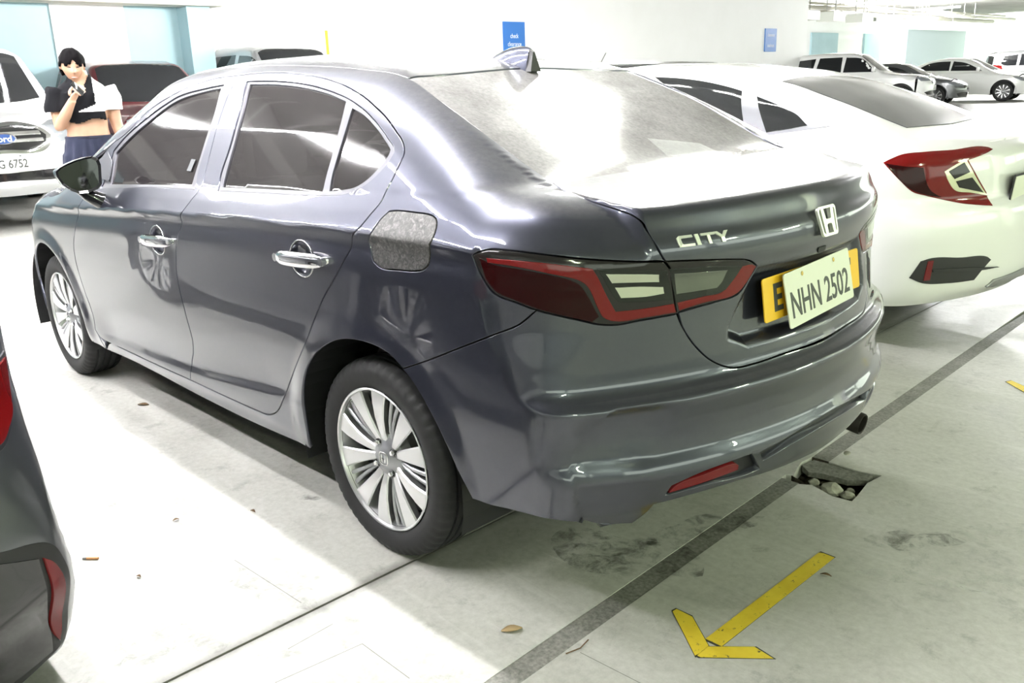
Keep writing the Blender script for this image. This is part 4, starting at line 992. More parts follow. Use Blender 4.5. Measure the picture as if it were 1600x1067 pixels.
# bonnet, windscreen, roof, rear glass
skin('roof', CB, TOP, whole(np.concatenate([np.array([(1.70, .0, 1.405), (1.69, .25, 1.40), (1.64, .50, 1.392)]), DITCH[:6][::-1], CD['glass_top'][1:], np.array([(.172, 0, 1.387)])])), PAINT, CITY, grid=.02, T=(0, 1.2))
skin('windscreen', CB, TOP, whole(np.array([(1.70, .0, 1.405), (1.69, .25, 1.40), (1.64, .525, 1.392), (1.75, .55, 1.345), (2.0, .60, 1.23), (2.25, .65, 1.105), (2.44, .695, 1.0), (2.53, .4, .98), (2.58, 0, .98)])), GLASS, CITY, grid=.03, T=(0, 1.2), off=-.003)
skin('bonnet', CB, TOP, whole(np.array([(2.58, 0, .97), (2.53, .4, .97), (2.44, .70, .97), (2.6, .785, .93), (2.85, .79, .865), (2.99, .73, .86), (3.22, .59, .80), (3.30, .35, .77), (3.33, 0, .76)])), PAINT, CITY, grid=.03, T=(0, 1.2))
skin('front_bumper', CB, ZF, whole(np.array([(3.36, 0, .73), (3.36, .40, .70), (3.2, .62, .69), (3.03, .79, .75), (3.02, .815, .66), (2.98, .83, .50), (2.90, .845, .30), (2.98, .80, .22), (3.2, .6, .20), (3.35, 0, .20)])), PAINT, CITY, grid=.03, T=(0, 1.5))
rg = whole(np.concatenate([CD['glass_top'][::-1], CD['glass_side'][1:], CD['glass_bot'][1:]]))
skin('rear_window', CB, TOP, rg, RGLASS, CITY, grid=.02, off=-.003, T=(0, 1.2), gap=.003)
# boot lid with the tail lamp cut-outs
lo = np.concatenate([CD['glass_bot'][::-1], CD['lid_side'][1:], CD['tl_in_top'][1:], CD['tl_in_low'][1:], CD['lid_low'][1:]])
LID = skin('boot_lid', CB, YC, whole(lo), PAINT, CITY, grid=.008, step=.010, T=(.02, 1.2), lip=.016)
for sd in (1, -1):
    til = np.concatenate([CD['lid_tail'], CD['tl_in_low'][::-1], CD['tl_in_top'][::-1][1:]])
    il = skin('boot_lamp', CB, ZC, til, L_SMOKE, LID, side=sd, grid=.012, lip=.02)
    for nm, key, m, of in (('lamp_bezel', 'in_bezel', L_BEZ, .0012), ('reversing_lens', 'in_clear', mat('smoked_clear', (.10, .11, .09), .12, .6, coat=1.), .002), ('light_bar', 'in_red', L_RED, .0016)):
        il_o = skin(nm, CB, ZC, CD[key], m, il, side=sd, grid=.012, off=of, lip=.004, gap=.0004)
# rear bumper, with the lower grille openings
POCK = np.array([(-.84, .583, .374), (-.848, .57, .397), (-.885, .489, .418), (-.925, .345, .430), (-.93, .328, .408), (-.93, .30, .373), (-.915, .35, .371), (-.88, .47, .378)])
SLOT = np.array([(-.93, .312, .426), (-.95, .2, .440), (-.965, .1, .449), (-.968, 0, .452), (-.968, -.1, .449), (-.95, -.2, .440), (-.93, -.312, .426), (-.93, -.292, .398), (-.95, -.2, .414), (-.96, -.1, .426), (-.968, 0, .431), (-.96, .1, .426), (-.95, .2, .414), (-.93, .292, .398)])
bo = np.concatenate([np.array([(-.925, 0, .648)]), CD['lid_low'][::-1][1:], CD['tl_low2'][::-1][1:], CD['bump_gap'][1:], CD['arch_r'][15:], CD['bump_low'][1:]])
BUMP = skin('rear_bumper', CB, ZC, whole(bo), PAINT, CITY, holes=[POCK, mir(POCK), SLOT], grid=.0075, step=.010, lip=.035, T=(.1, 1.5))
for P_ in (POCK, mir(POCK), SLOT):
    skin('lower_grille', CB, ZC, P_, BLACK, BUMP, grid=.012, off=-.022, lip=.002, gap=-.004)
for sd in (1, -1):
    skin('reflector', CB, ZC, CD['reflector'], L_REFL, BUMP, side=sd, grid=.012, off=-.006, lip=.014, gap=0)
# badges
def face_text(body, s, parent, name, m, c, w, h, ext, font=None, sx=1.):
    pass
for x in (0, 2.6):
    for y in (.835, -.835): wheel(CITY, x, y, .2995, 'twin', ang=.04, steer=-.025 if x > 1 else 0)
# badges, plates, aerial, mirrors, exhaust
def on_face(y, z, lift=.0):
    """frame on the tail at (y, z): local x to the right as seen from behind (-y), local y up, local z out"""
    P, _ = CB.cast(np.array([[-.3, y, z]]), np.array([[-1., 0, 0]])); n = Vector(CB.normal(P)[0]); p = Vector(P[0])+n*lift
    up = (Vector((0, 0, 1))-n*n.z).normalized(); rt = up.cross(n)
    return p, rt, up, n
def fmat(p, rt, up, n): return Matrix(((rt.x, up.x, n.x, p.x), (rt.y, up.y, n.y, p.y), (rt.z, up.z, n.z, p.z), (0, 0, 0, 1)))
BADGE = mat('badge_chrome', (.72, .74, .66), .32, .55)
glyph = {'C': [(0, 0), (1, 0), (1, .22), (.30, .22), (.23, .32), (.23, .68), (.30, .78), (1, .78), (1, 1), (.18, 1), (0, .82), (0, .18), (.18, 0)], 'I': [(0, 0), (.24, 0), (.24, 1), (0, 1)],
         'T': [(.40, 0), (.62, 0), (.62, .79), (1.02, .79), (1.02, 1), (0, 1), (0, .79), (.40, .79)], 'Y': [(.40, 0), (.63, 0), (.63, .42), (1.06, 1), (.78, 1), (.53, .62), (.26, 1), (-.02, 1), (.40, .42)]}
yb, zb_ = .519, .972
for ch, w, adv in (('C', .042, .049), ('I', .042, .0165), ('T', .038, .037), ('Y', .040, .04)):
    p0, rt, up, n = on_face(yb, zb_+.0105, .001)
    P = [(-.0+gx*w, (gy-.5)*.0235) for gx, gy in glyph[ch]]
    b = MB(); V = []
    for d_ in (-.0015, .0032):
        for q in P:
            yy = yb-q[0]; pp, r2, u2, n2 = on_face(yy, zb_+.0105+q[1], d_); V.append(tuple(pp))
    k = len(P); b.add(V, [tuple(range(k))[::-1], tuple(range(k, 2*k))]+[(i, (i+1) % k, k+(i+1) % k, k+i) for i in range(k)])
    b.obj('badge_letter', BADGE, LID)
    yb -= adv
# emblem: rounded frame with the two-bar letter
p0, rt, up, n = on_face(0, .972, .004); EM = fmat(p0, rt, up, n)
def quad_round(w0, w1, h, r, k=5):
    """rounded trapezoid, wide at the top"""
    C4 = [(-w0+r, h-r, 90, 180), (-w1+r, -h+r, 180, 270), (w1-r, -h+r, 270, 360), (w0-r, h-r, 0, 90)]; out = []
    for cx, cy, a0, a1 in C4:
        for i in range(k+1):
            a = math.radians(a0+(a1-a0)*i/k); out.append((cx+r*math.cos(a), cy+r*math.sin(a)))
    return out
o_ = quad_round(.0485, .041, .0395, .011); i_ = quad_round(.0415, .0345, .0325, .008); k = len(o_)
b = MB(); V = [(x, y, 0) for x, y in o_]+[(x, y, .007) for x, y in o_]+[(x, y, .007) for x, y in i_]+[(x, y, 0) for x, y in i_]
b.add(V, [(j*k+i, j*k+(i+1) % k, ((j+1) % 4)*k+(i+1) % k, ((j+1) % 4)*k+i) for j in range(4) for i in range(k)])
em = b.obj('emblem', BADGE, LID, auto=40); em.matrix_local = EM
hp = [(-.033, .034), (-.019, .034), (-.0135, .006), (-.008, .0045), (.008, .0045), (.0135, .006), (.019, .034), (.033, .034), (.0275, -.034), (.0145, -.034), (.0125, -.010), (.007, -.0075), (-.007, -.0075), (-.0125, -.010), (-.0145, -.034), (-.0275, -.034)]
b = MB(); b.prism(hp, -.002, .008); b.obj('emblem_letter', BADGE, em, auto=40)
# crooked pair of plates
def plate(name, w, h, m, top, botm, label, T=.0016):
    a, c = Vector(top), Vector(botm); up = (a-c).normalized(); rt = Vector((0, -1, 0)); n = rt.cross(up); mid = (a+c)/2
    M = Matrix(((rt.x, up.x, n.x, mid.x), (rt.y, up.y, n.y, mid.y), (rt.z, up.z, n.z, mid.z), (0, 0, 0, 1)))
    b = MB(); b.prism(quad_round(w/2, w/2, h/2, .008), -T, T); o = b.obj(name, m, CITY, auto=40); o.matrix_local = M; tag(o, label); return o
py = plate('dealer_plate', .522, .112, YEL, (-.884, .0, .859), (-.900, 0, .747), 'yellow plate half hidden behind the white one')
b = MB()
for pts in ([(-.212, -.036), (-.168, -.036), (-.168, -.022), (-.196, -.022), (-.196, -.007), (-.172, -.007), (-.172, .007), (-.196, .007), (-.196, .022), (-.168, .022), (-.168, .036), (-.212, .036)], [(.198, .016), (.212, .016), (.212, .036), (.186, .036), (.186, .022), (.198, .022)]):
    b2 = MB(); b2.prism(pts, .0014, .0022); b2.obj('dealer_letter', PLT, py)
pw = plate('number_plate', .378, .142, PLW, (-.898, .004, .866), (-.921, -.006, .727), 'white number plate hanging askew over the yellow one')
text_on('NHN 2502', .1, PLT, pw, 'plate_lettering', Matrix.Translation((0, -.014, .0018)), .0008, fit=(.335, .070), bold=.001)
for sx in (-.092, .092):
    b = MB(); b.lathe([(0, .0028), (.0045, .0026), (.0062, .0016)], 12, 'z'); o = b.obj('plate_bolt', mat('brass', (.55, .40, .12), .4, .9), pw); o.location = (sx, .055, .0008)
# lock below the emblem
p0, rt, up, n = on_face(0, .902, .001); b = MB(); b.prism([(-.02, -.006), (-.014, -.012), (.014, -.012), (.02, -.006), (.02, .003), (-.02, .003)], -.003, .002); o = b.obj('boot_button', BLACK, LID); o.matrix_local = fmat(p0, rt, up, n)
# shark-fin aerial
fz = lambda x: float(CB.T(np.array([x]))[0])
V = []; st = [(.335, .002, .004), (.31, .016, .017), (.275, .031, .026), (.235, .048, .030), (.195, .062, .030), (.165, .069, .027), (.150, .070, .024)]
for x, h, w in st:
    z0 = fz(x)-.012
    for k in range(9):
        a = math.pi*k/8; V.append((x, w*math.cos(a)*(1-.35*math.sin(a)), z0+.008+(h+.004)*math.sin(a)**.8))
F = [(i*9+k, i*9+k+1, (i+1)*9+k+1, (i+1)*9+k) for i in range(len(st)-1) for k in range(8)]
b = MB(); b.add(V, F+[tuple(range(9)), tuple(54+k for k in range(9))[::-1]]); fin = b.obj('roof_fin', PAINT, CITY, auto=50)
V = []
for x, h, w in ((.152, .0, .026), (.152, .070, .006), (.128, .0, .024), (.136, .062, .004)): 
    V += [(x, w, fz(.15)-.004+h), (x, -w, fz(.15)-.004+h)]
b = MB(); b.add(V, [(0, 1, 3, 2), (4, 6, 7, 5), (0, 2, 6, 4), (1, 5, 7, 3), (2, 3, 7, 6)]); b.obj('fin_back', BLACK, fin)
# door mirrors
for sd in (1, -1):
    out = [(.846, 1.040), (.843, 1.075), (.848, 1.097), (.868, 1.110), (.895, 1.108), (.93, 1.100), (.965, 1.088), (.995, 1.074), (1.011, 1.061), (1.010, 1.040), (.995, 1.008), (.968, .982), (.940, .968), (.905, .968), (.868, .979), (.850, .997)]
    rings = [(.085, .40), (.078, .66), (.055, .86), (.025, .96), (-.004, 1.0), (-.016, 1.0)]; V = []
    cy_, cz_ = np.mean(out, 0); k = len(out)
    def mx_(u, d_): return 1.785+.30*(u-.84)*.45+d_
    for d_, s_ in rings:
        for (u, w) in out: V.append((mx_(u, d_), sd*(cy_+(u-cy_)*s_), cz_+(w-cz_)*s_))
    F = [(i*k+j, i*k+(j+1) % k, (i+1)*k+(j+1) % k, (i+1)*k+j) for i in range(len(rings)-1) for j in range(k)]+[tuple(range(k))]
    b = MB(); b.add(V, F); mo = b.obj('door_mirror', PAINT, CITY, auto=60)
    rim_ = [(mx_(u, -.016), sd*u, w) for u, w in out]+[(mx_(u, -.010), sd*(cy_+(u-cy_)*.88), cz_+(w-cz_)*.87) for u, w in out]
    b = MB(); b.add(rim_, [(j, (j+1) % k, k+(j+1) % k, k+j) for j in range(k)]); b.obj('mirror_bezel', GBLACK, mo)
    b = MB(); b.add([(mx_(u, -.0095), sd*(cy_+(u-cy_)*.89), cz_+(w-cz_)*.88) for u, w in out], [tuple(range(k))]); b.obj('mirror_glass', mat('mirror', (.07, .072, .075), .03, 1.), mo)
    b = MB(); b.tube([(1.79, sd*.80, .915), (1.80, sd*.85, .925), (1.825, sd*.89, .955), (1.835, sd*.91, .985)], [.040, .036, .028, .030], 10); b.obj('mirror_stalk', GBLACK, mo, smooth=True, auto=60)
    # sail trim in front of the door glass
    skin('sail_trim', CB, CYL, np.array([(1.82, .8, 1.0), (1.845, .78, 1.08), (1.93, .75, 1.115), (2.03, .76, 1.06), (2.02, .78, 1.01)]), SATIN, CITY, side=sd, grid=.02, off=.002, lip=.004, gap=0)
# inner things seen faintly through the glass
for x, y in ((1.28, .36), (1.28, -.36)):
    b = MB(); b.box((x, y, .70), (.14, .46, .62), bev=.05); b.box((x+.27, y, .50), (.5, .48, .16), bev=.05); b.obj('front_seat', SEAT, CITY, auto=40)
    b = MB(); b.box((x-.05, y, 1.10), (.10, .25, .18), bev=.04); b.obj('head_rest', SEAT, CITY, auto=40)
b = MB(); b.box((.32, 0, .72), (.16, 1.15, .62), bev=.06); b.box((.58, 0, .50), (.5, 1.15, .16), bev=.05); b.obj('rear_seat', SEAT, CITY, auto=40)
b = MB(); b.lathe([(.17+.014*math.cos(a), .014*math.sin(a)) for a in np.linspace(0, 2*math.pi, 9)], 32, 'x'); sw = b.obj('steering_wheel', BLACK, CITY, smooth=True); sw.location = (1.86, .36, .93); sw.rotation_euler = (0, .42, 0)
b = MB(); b.box((2.15, 0, .87), (.45, 1.4, .22), bev=.06); b.obj('dashboard', INTER, CITY, auto=40)
b = MB(); b.box((1.15, 0, .26), (2.6, 1.5, .14)); b.box((-.30, 0, .74), (.9, 1.05, .44)); b.box((-.35, 0, .99), (.55, 1.08, .03)); b.box((3.0, 0, .5), (.5, 1.2, .3)); b.box((-.70, 0, .50), (.3, 1.0, .14)); b.obj('under_tray', DARK, CITY)
# tail pipe on the off side
b = MB(); b.lathe([(.026, -.16), (.026, .0), (.029, .002), (.031, -.002), (.031, -.16)], 28, 'x'); o = b.obj('exhaust_pipe', mat('rusty_steel', (.03, .026, .024), .5, .6), CITY, auto=40); o.location = (-.885, -.40, .272); o.rotation_euler = (0, .16, math.pi); o.scale = (1, 1, 1.15)
b = MB(); b.box((-.55, -.35, .36), (.30, .45, .12), bev=.05); b.obj('silencer', mat('rusty_steel'), CITY, auto=40)
# sticker on the door glass, pale see-through patch on the back window
b = MB(); b.add([tuple(v) for v in CB.cast(np.array([[1.135, 0, 1.075], [1.10, 0, 1.075], [1.095, 0, 1.115], [1.13, 0, 1.115]]), np.repeat([[0, 1., 0]], 4, 0))[0]+np.array([0, -.006, 0])], [(0, 1, 2, 3)]); b.obj('window_sticker', mat('sticker', (.05, .055, .06), .5), CITY)

Q = CB.cast(np.array([(-.315, -.02, .6), (-.375, -.21, .6), (-.452, -.205, .6), (-.428, .03, .6)]), np.repeat([[0, 0, 1.]], 4, 0), 0, 1.2)[0]+np.array([0, 0, .0015])
b = MB(); b.add([tuple(v) for v in Q], [(0, 1, 2, 3)]); b.obj('rear_patch', mat('pale_film', (.62, .64, .61), .4, alpha=.28), CITY)
# ---------------------------------------------------------------- the other cars
WPAINT = mat('white_car_paint', (.80, .80, .79), .3, 0, coat=1., coatr=.03)
DPAINT = mat('dark_grey_paint', (.125, .13, .145), .32, .75, coat=1., coatr=.03)
MPAINT = mat('maroon_paint', (.10, .012, .018), .3, .35, coat=1., coatr=.03)
SPAINT = mat('silver_paint', (.46, .47, .48), .32, .7, coat=1., coatr=.03)
KPAINT = mat('black_car_paint', (.02, .021, .024), .25, .3, coat=1.)
DGLASS = mat('dark_glass', (.012, .013, .015), .05, coat=.5)
DUGLASS = glassmat('powdery_rear_glass', (.03, .03, .034), .22, dcol=(.33, .33, .35), alpha=.97)
HLAMP = mat('headlamp_glass', (.35, .37, .40), .08, .4, coat=1.)
def zpt(a, th, z, sx=-1): t = math.radians(th); return (a+sx*math.cos(t), math.sin(t), z)
def gcar(t, B, s):
    """shell, glass, lamps, wheels of one car from a compact description"""
    L0, L1, wb, wr, hw = s['L0'], s['L1'], s['wb'], s['wr'], s['hw']; pm = s['paint']; g = s.get('grid', .05); st = s.get('step', .04)
    cy = chart('cyl', s.get('axz', .75), 0, .9); zc = chart('zcyl', s.get('za', .3), 0, .9); zf = chart('zcylf', s.get('zaf', 2.3), 0, .9); tp = chart('top', .7); sdc = chart('side')
    bot = B.z0+.0
    for sd in (1, -1):
        k = dict(side=sd, grid=g, step=st, lip=.02)
        xr, xf = -L0+s.get('rx', .15), L1-s.get('fx', .45)
        arc = lambda cx: [(cx+wr*1.19*math.cos(a), hw, wr+wr*1.19*math.sin(a)) for a in np.radians(np.linspace(-12, 192, 15))]
        xs = np.linspace(xr, xf, 14)
        top = [(x, .0, float(B.T(np.array([x]))[0])) for x in xs]
        o = [(xr, hw, bot+.02)]+[(-wr*1.22, hw, bot)]+arc(0)[::-1]+[(wr*1.22, hw, bot), (wb-wr*1.22, hw, bot)]+arc(wb)[::-1]+[(xf, hw*.95, bot+.02)]+[(xf, hw*.94, .6)]+top[::-1]+[(xr, hw*.94, .7)]
        skin('body_side', B, cy, np.array(o), pm, t, T=(.05, 1.8), **k)
        for nm, P, m in s['side']:
            P = np.array([(x, 1., z) for x, z in P]); skin(nm, B, sdc, P, m, t, off=.004 if 'door' not in nm else .0015, T=(0, 1.5), gap=.001, **k)
        for nm, P, m, ch in s.get('lamps', ()):
            c = zc if ch == 'r' else zf
            if P is not None and len(P[0]) == 2: P = [zpt(s.get('za', .3) if ch == 'r' else s.get('zaf', 2.3), a, z, -1 if ch == 'r' else 1) for a, z in P]
            skin(nm, B, c, np.array(P, float), m, t, off=.006, T=(.05, 2.4), gap=.001, **{**k, 'grid': g*.6, 'step': st*.5})
        ln = MB(); V = []
        for cx in (0, wb):
            V0 = len(ln.V); ns = 16; V = []
            for i in range(ns+1):
                a = math.radians(-15+210*i/ns); r = wr*1.25
                V += [(cx+r*math.cos(a), sd*(hw-.03), wr+r*math.sin(a)), (cx+r*math.cos(a), sd*(hw-.36), wr+r*math.sin(a)), (cx, sd*(hw-.36), wr)]
            ln.add(V, [(3*i+j, 3*i+j+1, 3*i+j+4, 3*i+j+3) for i in range(ns) for j in (0, 1)])
        ln.obj('arch_liner', BLACK, t)
        for cx in (0, wb): wheel(t, cx, sd*(hw-.028), wr, s.get('style', 'ten'), wr, wr*s.get('rimk', .70), s.get('tw', .2), ang=.2+cx, detail=s.get('wd', False))
        mx, mz = s['mirror']
        m = MB(); Q, _ = B.cast(np.array([[mx, 0, mz]]), np.array([[0, 1., 0]])); y0 = Q[0][1]
        bm = MB(); bm.box((mx+.02, sd*(y0+.12), mz+.06), (.10, .20, .14), bev=.035); bm.tube([(mx+.02, sd*(y0-.02), mz-.01), (mx+.02, sd*(y0+.07), mz+.03)], .022, 8)
        bm.obj('door_mirror', s.get('mirror_mat', pm), t, smooth=True, auto=50)
    k = dict(grid=g, step=st, lip=.02)
    aR = s.get('aR', 62); aF = s.get('aF', 58)
    rb = s.get('rbot', bot+.03); zt = s['rear_top']; ra = s.get('za', .3); fa = s.get('zaf', 2.3)
    skin('rear_panel', B, zc, whole([zpt(ra, 0, zt), zpt(ra, 20, zt), zpt(ra, aR*.7, zt), zpt(ra, aR, zt-.06), zpt(ra, aR+3, .6), zpt(ra, aR+3, rb), zpt(ra, 20, rb), zpt(ra, 0, rb)]), pm, t, off=.002, T=(.05, 2.4), **k)
    ft = s['front_top']
    skin('front_panel', B, zf, whole([zpt(fa, 0, ft, 1), zpt(fa, 20, ft, 1), zpt(fa, aF*.7, ft, 1), zpt(fa, aF, ft-.05, 1), zpt(fa, aF+2, bot+.03, 1), zpt(fa, 20, bot+.03, 1), zpt(fa, 0, bot+.03, 1)]), pm, t, off=.002, T=(.05, 2.4), **k)
    for nm, P, m, ch, of in s.get('mid', ()):
        c = {'r': zc, 'f': zf, 't': tp}[ch]
        if ch in 'rf': P = [zpt(ra if ch == 'r' else fa, a, z, -1 if ch == 'r' else 1) for a, z in P]
        else: P = [(x, y, 0) for x, y in P]
        skin(nm, B, c, whole(P), m, t, off=of, T=(0.02, 2.4), gap=.001, **k)
    fl = MB(); fl.box((wb/2, 0, bot+.10), (wb+1.2, hw*1.5, .10)); fl.obj('floor_pan', DARK, t)
    return t
def sedan_spec(**k):
    s = dict(L0=1.02, L1=3.55, wb=2.68, wr=.32, hw=.89, paint=WPAINT, rear_top=.98, front_top=.82, mirror=(1.85, .98), za=.0, zaf=2.4, aR=60, aF=52,
        side=[('door_window', [(1.98, 1.0), (1.75, 1.12), (1.4, 1.27), (1.02, 1.33), (.98, 1.02)], DGLASS), ('door_window', [(.93, 1.33), (.5, 1.32), (.2, 1.26), (-.05, 1.13), (.0, 1.06), (.2, 1.04), (.93, 1.025)], DGLASS)],
        lamps=[('tail_lamp', [(40, .93), (62, .91), (70, .86), (60, .78), (40, .77)], L_RED, 'r'), ('head_lamp', [(22, .70), (46, .78), (58, .80), (50, .68), (24, .62)], HLAMP, 'f')],
        mid=[('windscreen', [(1.54, 0), (1.50, .5), (1.6, .56), (2.25, .66), (2.36, .4), (2.40, 0)], DGLASS, 't', .004), ('rear_window', [(-.42, 0), (-.38, .5), (.2, .47), (.26, 0)], DGLASS, 't', .004),
             ('grille', [(0, .66), (20, .66), (22, .58), (16, .52), (0, .52)], GBLACK, 'f', .006), ('lower_intake', [(0, .42), (26, .44), (38, .40), (34, .30), (0, .28)], GBLACK, 'f', .006)])
    s.update(k); return s
def suv_spec(**k):
    s = dict(L0=1.05, L1=3.68, wb=2.8, wr=.37, hw=.92, paint=WPAINT, rear_top=1.70, front_top=1.08, mirror=(1.95, 1.2), za=-.1, zaf=2.6, aR=58, aF=50, axz=1.0,
        side=[('door_window', [(2.02, 1.18), (1.85, 1.36), (1.55, 1.60), (1.05, 1.66), (1.0, 1.19)], DGLASS), ('door_window', [(.93, 1.67), (.2, 1.66), (.1, 1.2), (.93, 1.19)], DGLASS), ('door_window', [(.08, 1.65), (-.45, 1.60), (-.6, 1.30), (-.5, 1.22), (.0, 1.2)], DGLASS),
              ('sill_trim', [(.45, .36), (2.35, .36), (2.35, .48), (.45, .48)], BLACK)],
        lamps=[('tail_lamp', [(44, 1.25), (62, 1.22), (66, 1.0), (44, .98)], L_RED, 'r'), ('head_lamp', [(22, 1.02), (46, 1.02), (52, .98), (46, .86), (24, .86)], HLAMP, 'f')],
        mid=[('windscreen', [(1.50, 0), (1.48, .5), (1.52, .62), (2.12, .74), (2.22, .4), (2.26, 0)], DGLASS, 't', .004), ('rear_window', [(0, 1.62), (20, 1.62), (38, 1.58), (42, 1.22), (20, 1.18), (0, 1.18)], DGLASS, 'r', .004),
             ('grille', [(0, 1.0), (18, 1.0), (21, .94), (20, .76), (16, .72), (0, .72)], GBLACK, 'f', .006), ('lower_intake', [(0, .56), (30, .56), (40, .52), (34, .44), (0, .42)], GBLACK, 'f', .006)])
    s.update(k); return s
# --- white saloon parked on the right
CV = empty('sedan', 'white saloon with angular red tail lamps and powdery back window, right of the grey car', 'car', (CIVIC_AT[0], CIVIC_AT[1], 0), CIVIC_AT[2])
VB = civic_body()
def g3(k): return [tuple(v) for v in GD[k]]
gcar(CV, VB, sedan_spec(L1=3.58, wb=2.70, wr=.315, hw=.90, grid=.026, step=.02, rear_top=.985, za=.2, aR=66, rx=.17,
    side=[('door_window', [(x, z) for x, y, z in GD['c_side']], DGLASS), ('door_window', [(2.0, .99), (1.7, 1.14), (1.35, 1.29), (1.0, 1.345), (.90, 1.02)][::1], DGLASS)],
    lamps=[('tail_lamp', [(x, y, min(z, .968)) for x, y, z in g3('c_lamp')[:5]]+[(-.85, .30, .966), (-.87, .28, .955), (-.87, .33, .945)]+g3('c_lamp')[11:], L_RED, 'r')],
    mid=[('windscreen', [(1.54, 0), (1.50, .5), (1.6, .56), (2.25, .66), (2.36, .4), (2.40, 0)], DGLASS, 't', .004), ('rear_window', [(-.57, 0), (-.55, .25), (-.53, .42), (-.2, .44), (.16, .44), (.19, .2), (.20, 0)], DUGLASS, 't', .003)]))
zcv = chart('zcyl', .2, 0, .9)
for sd in (1, -1):
    for nm, key, m, of, ch in (('lamp_lens', 'c_dark', L_DRED, .010, zcv), ('lamp_trim', 'c_frame', mat('pale_trim', (.62, .62, .42), .2, .3, coat=1), .009, zcv), ('reversing_lamp', 'c_clear1', L_SMOKE, .012, zcv), ('indicator_lamp', 'c_clear2', L_SMOKE, .012, zcv),
                               ('quarter_window', 'c_quarter', DGLASS, .008, chart('side')), ('window_trim', 'c_trim', mat('grey_trim', (.30, .30, .33), .3, .5), .0045, chart('side')),
                               ('bumper_vent', 'c_vent', BLACK, .007, zcv), ('reflector', 'c_refl', L_REFL, .011, zcv), ('vent_fin', 'c_fin', BLACK, .016, zcv)):
        skin(nm, VB, ch, GD[key], m, CV, side=sd, grid=.02, step=.012, off=of, lip=.012, gap=.0005, T=(.02, 1.8))
    skin('chrome_skirt', VB, zcv, np.array([(-1., .34, .30), (-1., .30, .335), (-1., .0, .345), (-1., .0, .30), (-1., .20, .285)]), ALLOYD, CV, side=sd, grid=.02, step=.012, off=.012, lip=.012, T=(.02, 1.8))
b = MB(); b.box((0, 0, 0), (.006, .39, .14), bev=.002); pl = b.obj('number_plate', PLW, CV); pl.location = (-.975, 0, .755); pl.rotation_euler = (0, -.10, 0)
b = MB(); b.box((.003, 0, 0), (.006, .41, .16), bev=.002); b.obj('plate_frame', BLACK, pl)
# --- dark car at the left edge
LC = empty('hatchback', 'dark grey hatchback cut off at the left edge, slim upright reflector on its rear corner', 'car', (LEFT_AT[0], LEFT_AT[1], 0))
LB = left_body()
gcar(LC, LB, sedan_spec(L0=1.0, L1=3.4, wb=2.6, wr=.305, hw=.87, paint=DPAINT, grid=.03, step=.018, rear_top=1.03, za=.1, aR=66, rbot=.09, style='twin', wd=True, rimk=.72,
    lamps=[('lamp_trim', [(-.80, .60, .85), (-.745, .741, .793), (-.62, .812, .81), (-.657, .818, .738), (-.699, .806, .691), (-.751, .781, .659), (-.789, .753, .638), (-.829, .692, .643), (-.88, .5, .69)], SATIN, 'r'), ('head_lamp', [(22, .70), (46, .78), (58, .80), (50, .68), (24, .62)], HLAMP, 'f')]))
zl = chart('zcyl', .1, 0, .9)
for sd in (1, -1):
    for nm, P, m, of in (('tail_lamp', [(-.80, .60, .84), (-.745, .741, .785), (-.635, .805, .80), (-.667, .812, .742), (-.705, .801, .694), (-.751, .778, .668), (-.784, .753, .650), (-.823, .696, .654), (-.87, .5, .70)], L_RED, .010),
        ('bumper_vent', [(-.93, .45, .50), (-.882, .627, .486), (-.855, .697, .446), (-.825, .759, .427), (-.804, .796, .408), (-.788, .817, .382), (-.779, .829, .346), (-.765, .842, .27), (-.752, .848, .19), (-.74, .84, .11), (-.80, .70, .08), (-.9, .45, .09)], BLACK, .004),
        ('vent_pocket', [(-.94, .42, .47), (-.887, .621, .459), (-.857, .693, .422), (-.818, .771, .385), (-.807, .775, .285), (-.77, .79, .17), (-.75, .785, .11), (-.82, .66, .10), (-.92, .42, .11)], GBLACK, .006),
        ('reflector', [(-.813, .779, .381), (-.803, .798, .361), (-.777, .817, .268), (-.768, .822, .205), (-.762, .820, .16), (-.757, .81, .13), (-.775, .795, .17), (-.802, .785, .285)], L_REFL, .011)):
        skin(nm, LB, zl, np.array(P), m, LC, side=sd, grid=.02, step=.012, off=of, lip=.012, gap=.0005, T=(.05, 1.8))
# --- white pickup facing the camera at the left
FD = empty('pickup', 'white pickup with chrome grille and number plate, facing the camera behind the standing person', 'car')
FB_ = suv_body(.86)
fh = math.radians(172)
def place_front(t, L1, x, y, h):
    t.location = (x-L1*math.cos(h), y-L1*math.sin(h), 0); t.rotation_euler = (0, 0, h)
gcar(FD, FB_, suv_spec(hw=.86, grid=.04, step=.03, aF=52, mid=[('windscreen', [(1.50, 0), (1.48, .45), (1.52, .56), (2.12, .66), (2.22, .4), (2.26, 0)], DGLASS, 't', .004)]+[
    ('grille_surround', [(0, 1.02), (17, 1.02), (22, .985), (25, .90), (22, .80), (18, .755), (0, .755)], CHROME, 'f', .008), ('grille', [(0, .985), (16, .985), (20, .95), (22.5, .90), (20, .82), (17, .785), (0, .785)], GBLACK, 'f', .012),
    ('grille_bar', [(0, .935), (20, .935), (20, .905), (0, .905)], CHROME, 'f', .020), ('grille_bar', [(0, .875), (20, .875), (20, .845), (0, .845)], CHROME, 'f', .020),
    ('lower_intake', [(0, .575), (30, .575), (36, .54), (30, .50), (0, .50)], GBLACK, 'f', .006), ('skid_plate', [(0, .44), (24, .44), (30, .37), (0, .36)], SPAINT, 'f', .01)],
    lamps=[('tail_lamp', [(44, 1.25), (62, 1.22), (66, 1.0), (44, .98)], L_RED, 'r'), ('head_lamp', [(26, .99), (40, 1.03), (50, 1.02), (46, .88), (28, .83)], HLAMP, 'f')]))
place_front(FD, 3.70, 7.89, -.46, fh); FD.scale = (1, 1, 1.06)
